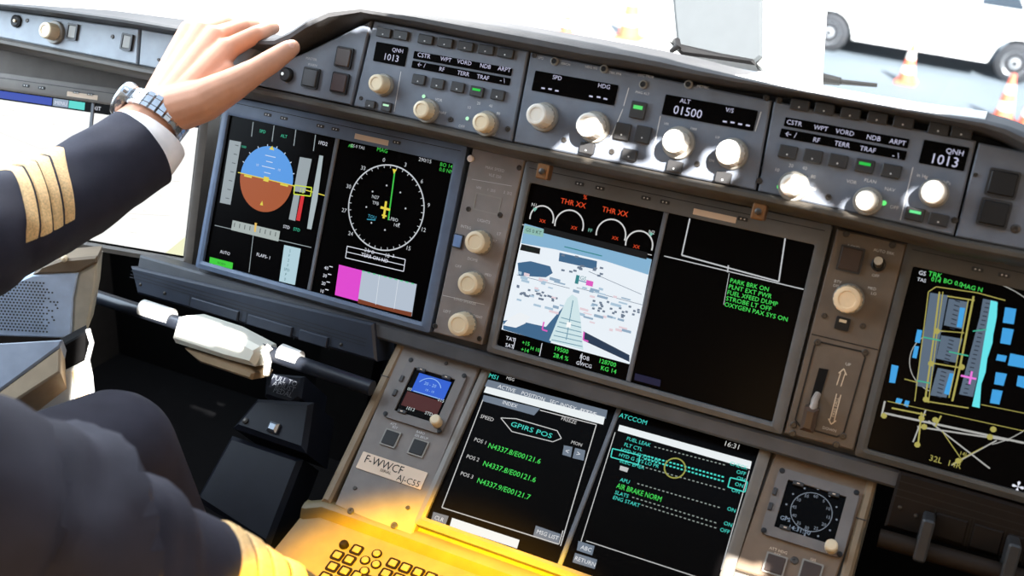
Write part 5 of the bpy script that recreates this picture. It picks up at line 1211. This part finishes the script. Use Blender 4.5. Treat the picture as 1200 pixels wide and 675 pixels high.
structure('wall_left', MB().hexa([(-1.27, -2.2, 0), (-1.25, -2.2, 0), (-1.25, .45, 0), (-1.27, .45, 0)], [(-1.27, -2.2, .96), (-1.25, -2.2, .96), (-1.25, .45, .96), (-1.27, .45, .96)]).hexa([(-1.27, -2.2, .96), (-1.25, -2.2, .96), (-1.25, -.9, .96), (-1.27, -.9, .96)], [(-1.27, -2.2, CZ), (-1.25, -2.2, CZ), (-1.25, -.9, CZ), (-1.27, -.9, CZ)]), mat('lining_dark', (40, 37, 35), .8, spec=.1))
structure('wall_right', MB().hexa([(1.25, -2.2, 0), (1.27, -2.2, 0), (1.27, .45, 0), (1.25, .45, 0)], [(1.25, -2.2, CZ), (1.27, -2.2, CZ), (1.27, .45, CZ), (1.25, .45, CZ)]), wl)
structure('wall_back', MB().hexa([(-1.27, -2.22, 0), (1.27, -2.22, 0), (1.27, -2.2, 0), (-1.27, -2.2, 0)], [(-1.27, -2.22, CZ), (1.27, -2.22, CZ), (1.27, -2.2, CZ), (-1.27, -2.2, CZ)]), wl)

def light(name, kind, loc, aim, energy, rgb, **kw):
    l = bpy.data.lights.new(name, kind); l.energy = energy; l.color = rgb
    for a, b in kw.items(): setattr(l, a, b)
    o = bpy.data.objects.new(name, l); col.objects.link(o); o.location = loc
    o.rotation_euler = (Vector(aim) - Vector(loc)).to_track_quat('-Z', 'Y').to_euler(); return o
light('sun', 'SUN', SUN * 10, (0, 0, 0), 33, (1, .98, .95), angle=R(.28))
light('left_window_daylight', 'AREA', (-1.2, -.35, 1.55), (.1, -.1, 1.0), 25, (.72, .86, 1), shape='RECTANGLE', size=1.0, size_y=.8)
light('warm_right_fill', 'AREA', (1.08, -.75, 1.45), (-.3, 0, 1.0), 2.6, (1, .64, .34), shape='RECTANGLE', size=.4, size_y=.4)  # added warm fill for sunlight bouncing about on the right
light('warm_sleeve_fill', 'AREA', (.12, -1.02, 1.0), tuple(W(330, 640, .95)), 1.2, (1, .6, .26), shape='RECTANGLE', size=.3, size_y=.3)  # added warm fill to brighten the sleeve stripes, no source in view
light('windscreen_daylight', 'AREA', (-.75, .42, 1.72), tuple(W(240, 70, 1.3)), 22, (1, .98, .95), shape='RECTANGLE', size=.5, size_y=.4)
VL = Vector((.30, -1.06, 1.47))
e1, e2, e3 = [(LOWER.hitw(*q_) - VL).normalized() for q_ in ((322, 634), (436, 582), (716, 692))]
vax = (e2 - e1).cross(e3 - e1).normalized()
if vax.dot(e1) < 0: vax = -vax
light('yellow_spot', 'SPOT', VL, VL + vax, 820, (1, .53, .0), spot_size=2 * math.acos(vax.dot(e1)), spot_blend=.22, shadow_soft_size=.02)  # added yellow spot by the camera, for light off an unseen vest
print('VEST', math.degrees(math.acos(vax.dot(e1))))

wd_ = bpy.data.worlds.new('sky'); sc.world = wd_; wd_.use_nodes = True; nt = wd_.node_tree
bg = nt.nodes['Background']; tc = nt.nodes.new('ShaderNodeTexCoord'); sx = nt.nodes.new('ShaderNodeSeparateXYZ'); cr = nt.nodes.new('ShaderNodeValToRGB')
cr.color_ramp.elements[0].position = .45; cr.color_ramp.elements[0].color = (.86, .93, 1, 1); cr.color_ramp.elements[1].position = .9; cr.color_ramp.elements[1].color = (.55, .74, 1, 1)
mp = nt.nodes.new('ShaderNodeMapRange'); mp.inputs['From Min'].default_value = -1
nt.links.new(tc.outputs['Generated'], sx.inputs[0]); nt.links.new(sx.outputs['Z'], mp.inputs['Value']); nt.links.new(mp.outputs[0], cr.inputs['Fac']); nt.links.new(cr.outputs[0], bg.inputs['Color'])
bg.inputs['Strength'].default_value = 1.6

cam = bpy.data.cameras.new('camera'); co = bpy.data.objects.new('camera', cam); col.objects.link(co)
cm_ = Matrix((RIGHT, -DOWN, -FWD)).transposed().to_4x4(); cm_.translation = CAM; co.matrix_world = cm_
cam.sensor_width = 36; cam.lens = 36 * FPX / 1200; cam.clip_start = .02; cam.clip_end = 600
cam.dof.use_dof = True; cam.dof.focus_distance = 1.35; cam.dof.aperture_fstop = 5.6
sc.camera = co
vs = sc.view_settings; vs.view_transform = 'Standard'; vs.look = 'None'; vs.gamma = 1; vs.exposure = 0; vs.use_curve_mapping = False
sc.cycles.use_denoising = True; sc.cycles.max_bounces = 6; sc.cycles.transparent_max_bounces = 8; sc.cycles.caustics_reflective = False; sc.cycles.caustics_refractive = False

cov = MB().hexa([tuple(OUTER.world(-.03, .024, -.012)), tuple(OUTER.world(.37, .024, -.012)), tuple(OUTER.world(.37, .10, -.012)), tuple(OUTER.world(-.03, .10, -.012))], [tuple(OUTER.world(-.03, .024, -.022)), tuple(OUTER.world(.37, .024, -.022)), tuple(OUTER.world(.37, .10, -.022)), tuple(OUTER.world(-.03, .10, -.022))])
inv = PANEL.mat(0, 0, -.012).inverted(); cov.V = [tuple(inv @ Vector(v)) for v in cov.V]
ip.part('shroud', cov, mat('shroud_brown', (92, 84, 76), .6))

GROUPS = {'display_unit': 'display screens of the cockpit', 'display_control_panel': 'display control panels on the glareshield', 'warning_button_panel': 'warning button panels on the glareshield', 'rudder_pedal': 'rudder pedals', 'folding_table': 'folded tables under the panel'}
for o in col.objects:
    if o.parent is None and o.name.split('.')[0] in GROUPS: o['group'] = GROUPS[o.name.split('.')[0]]
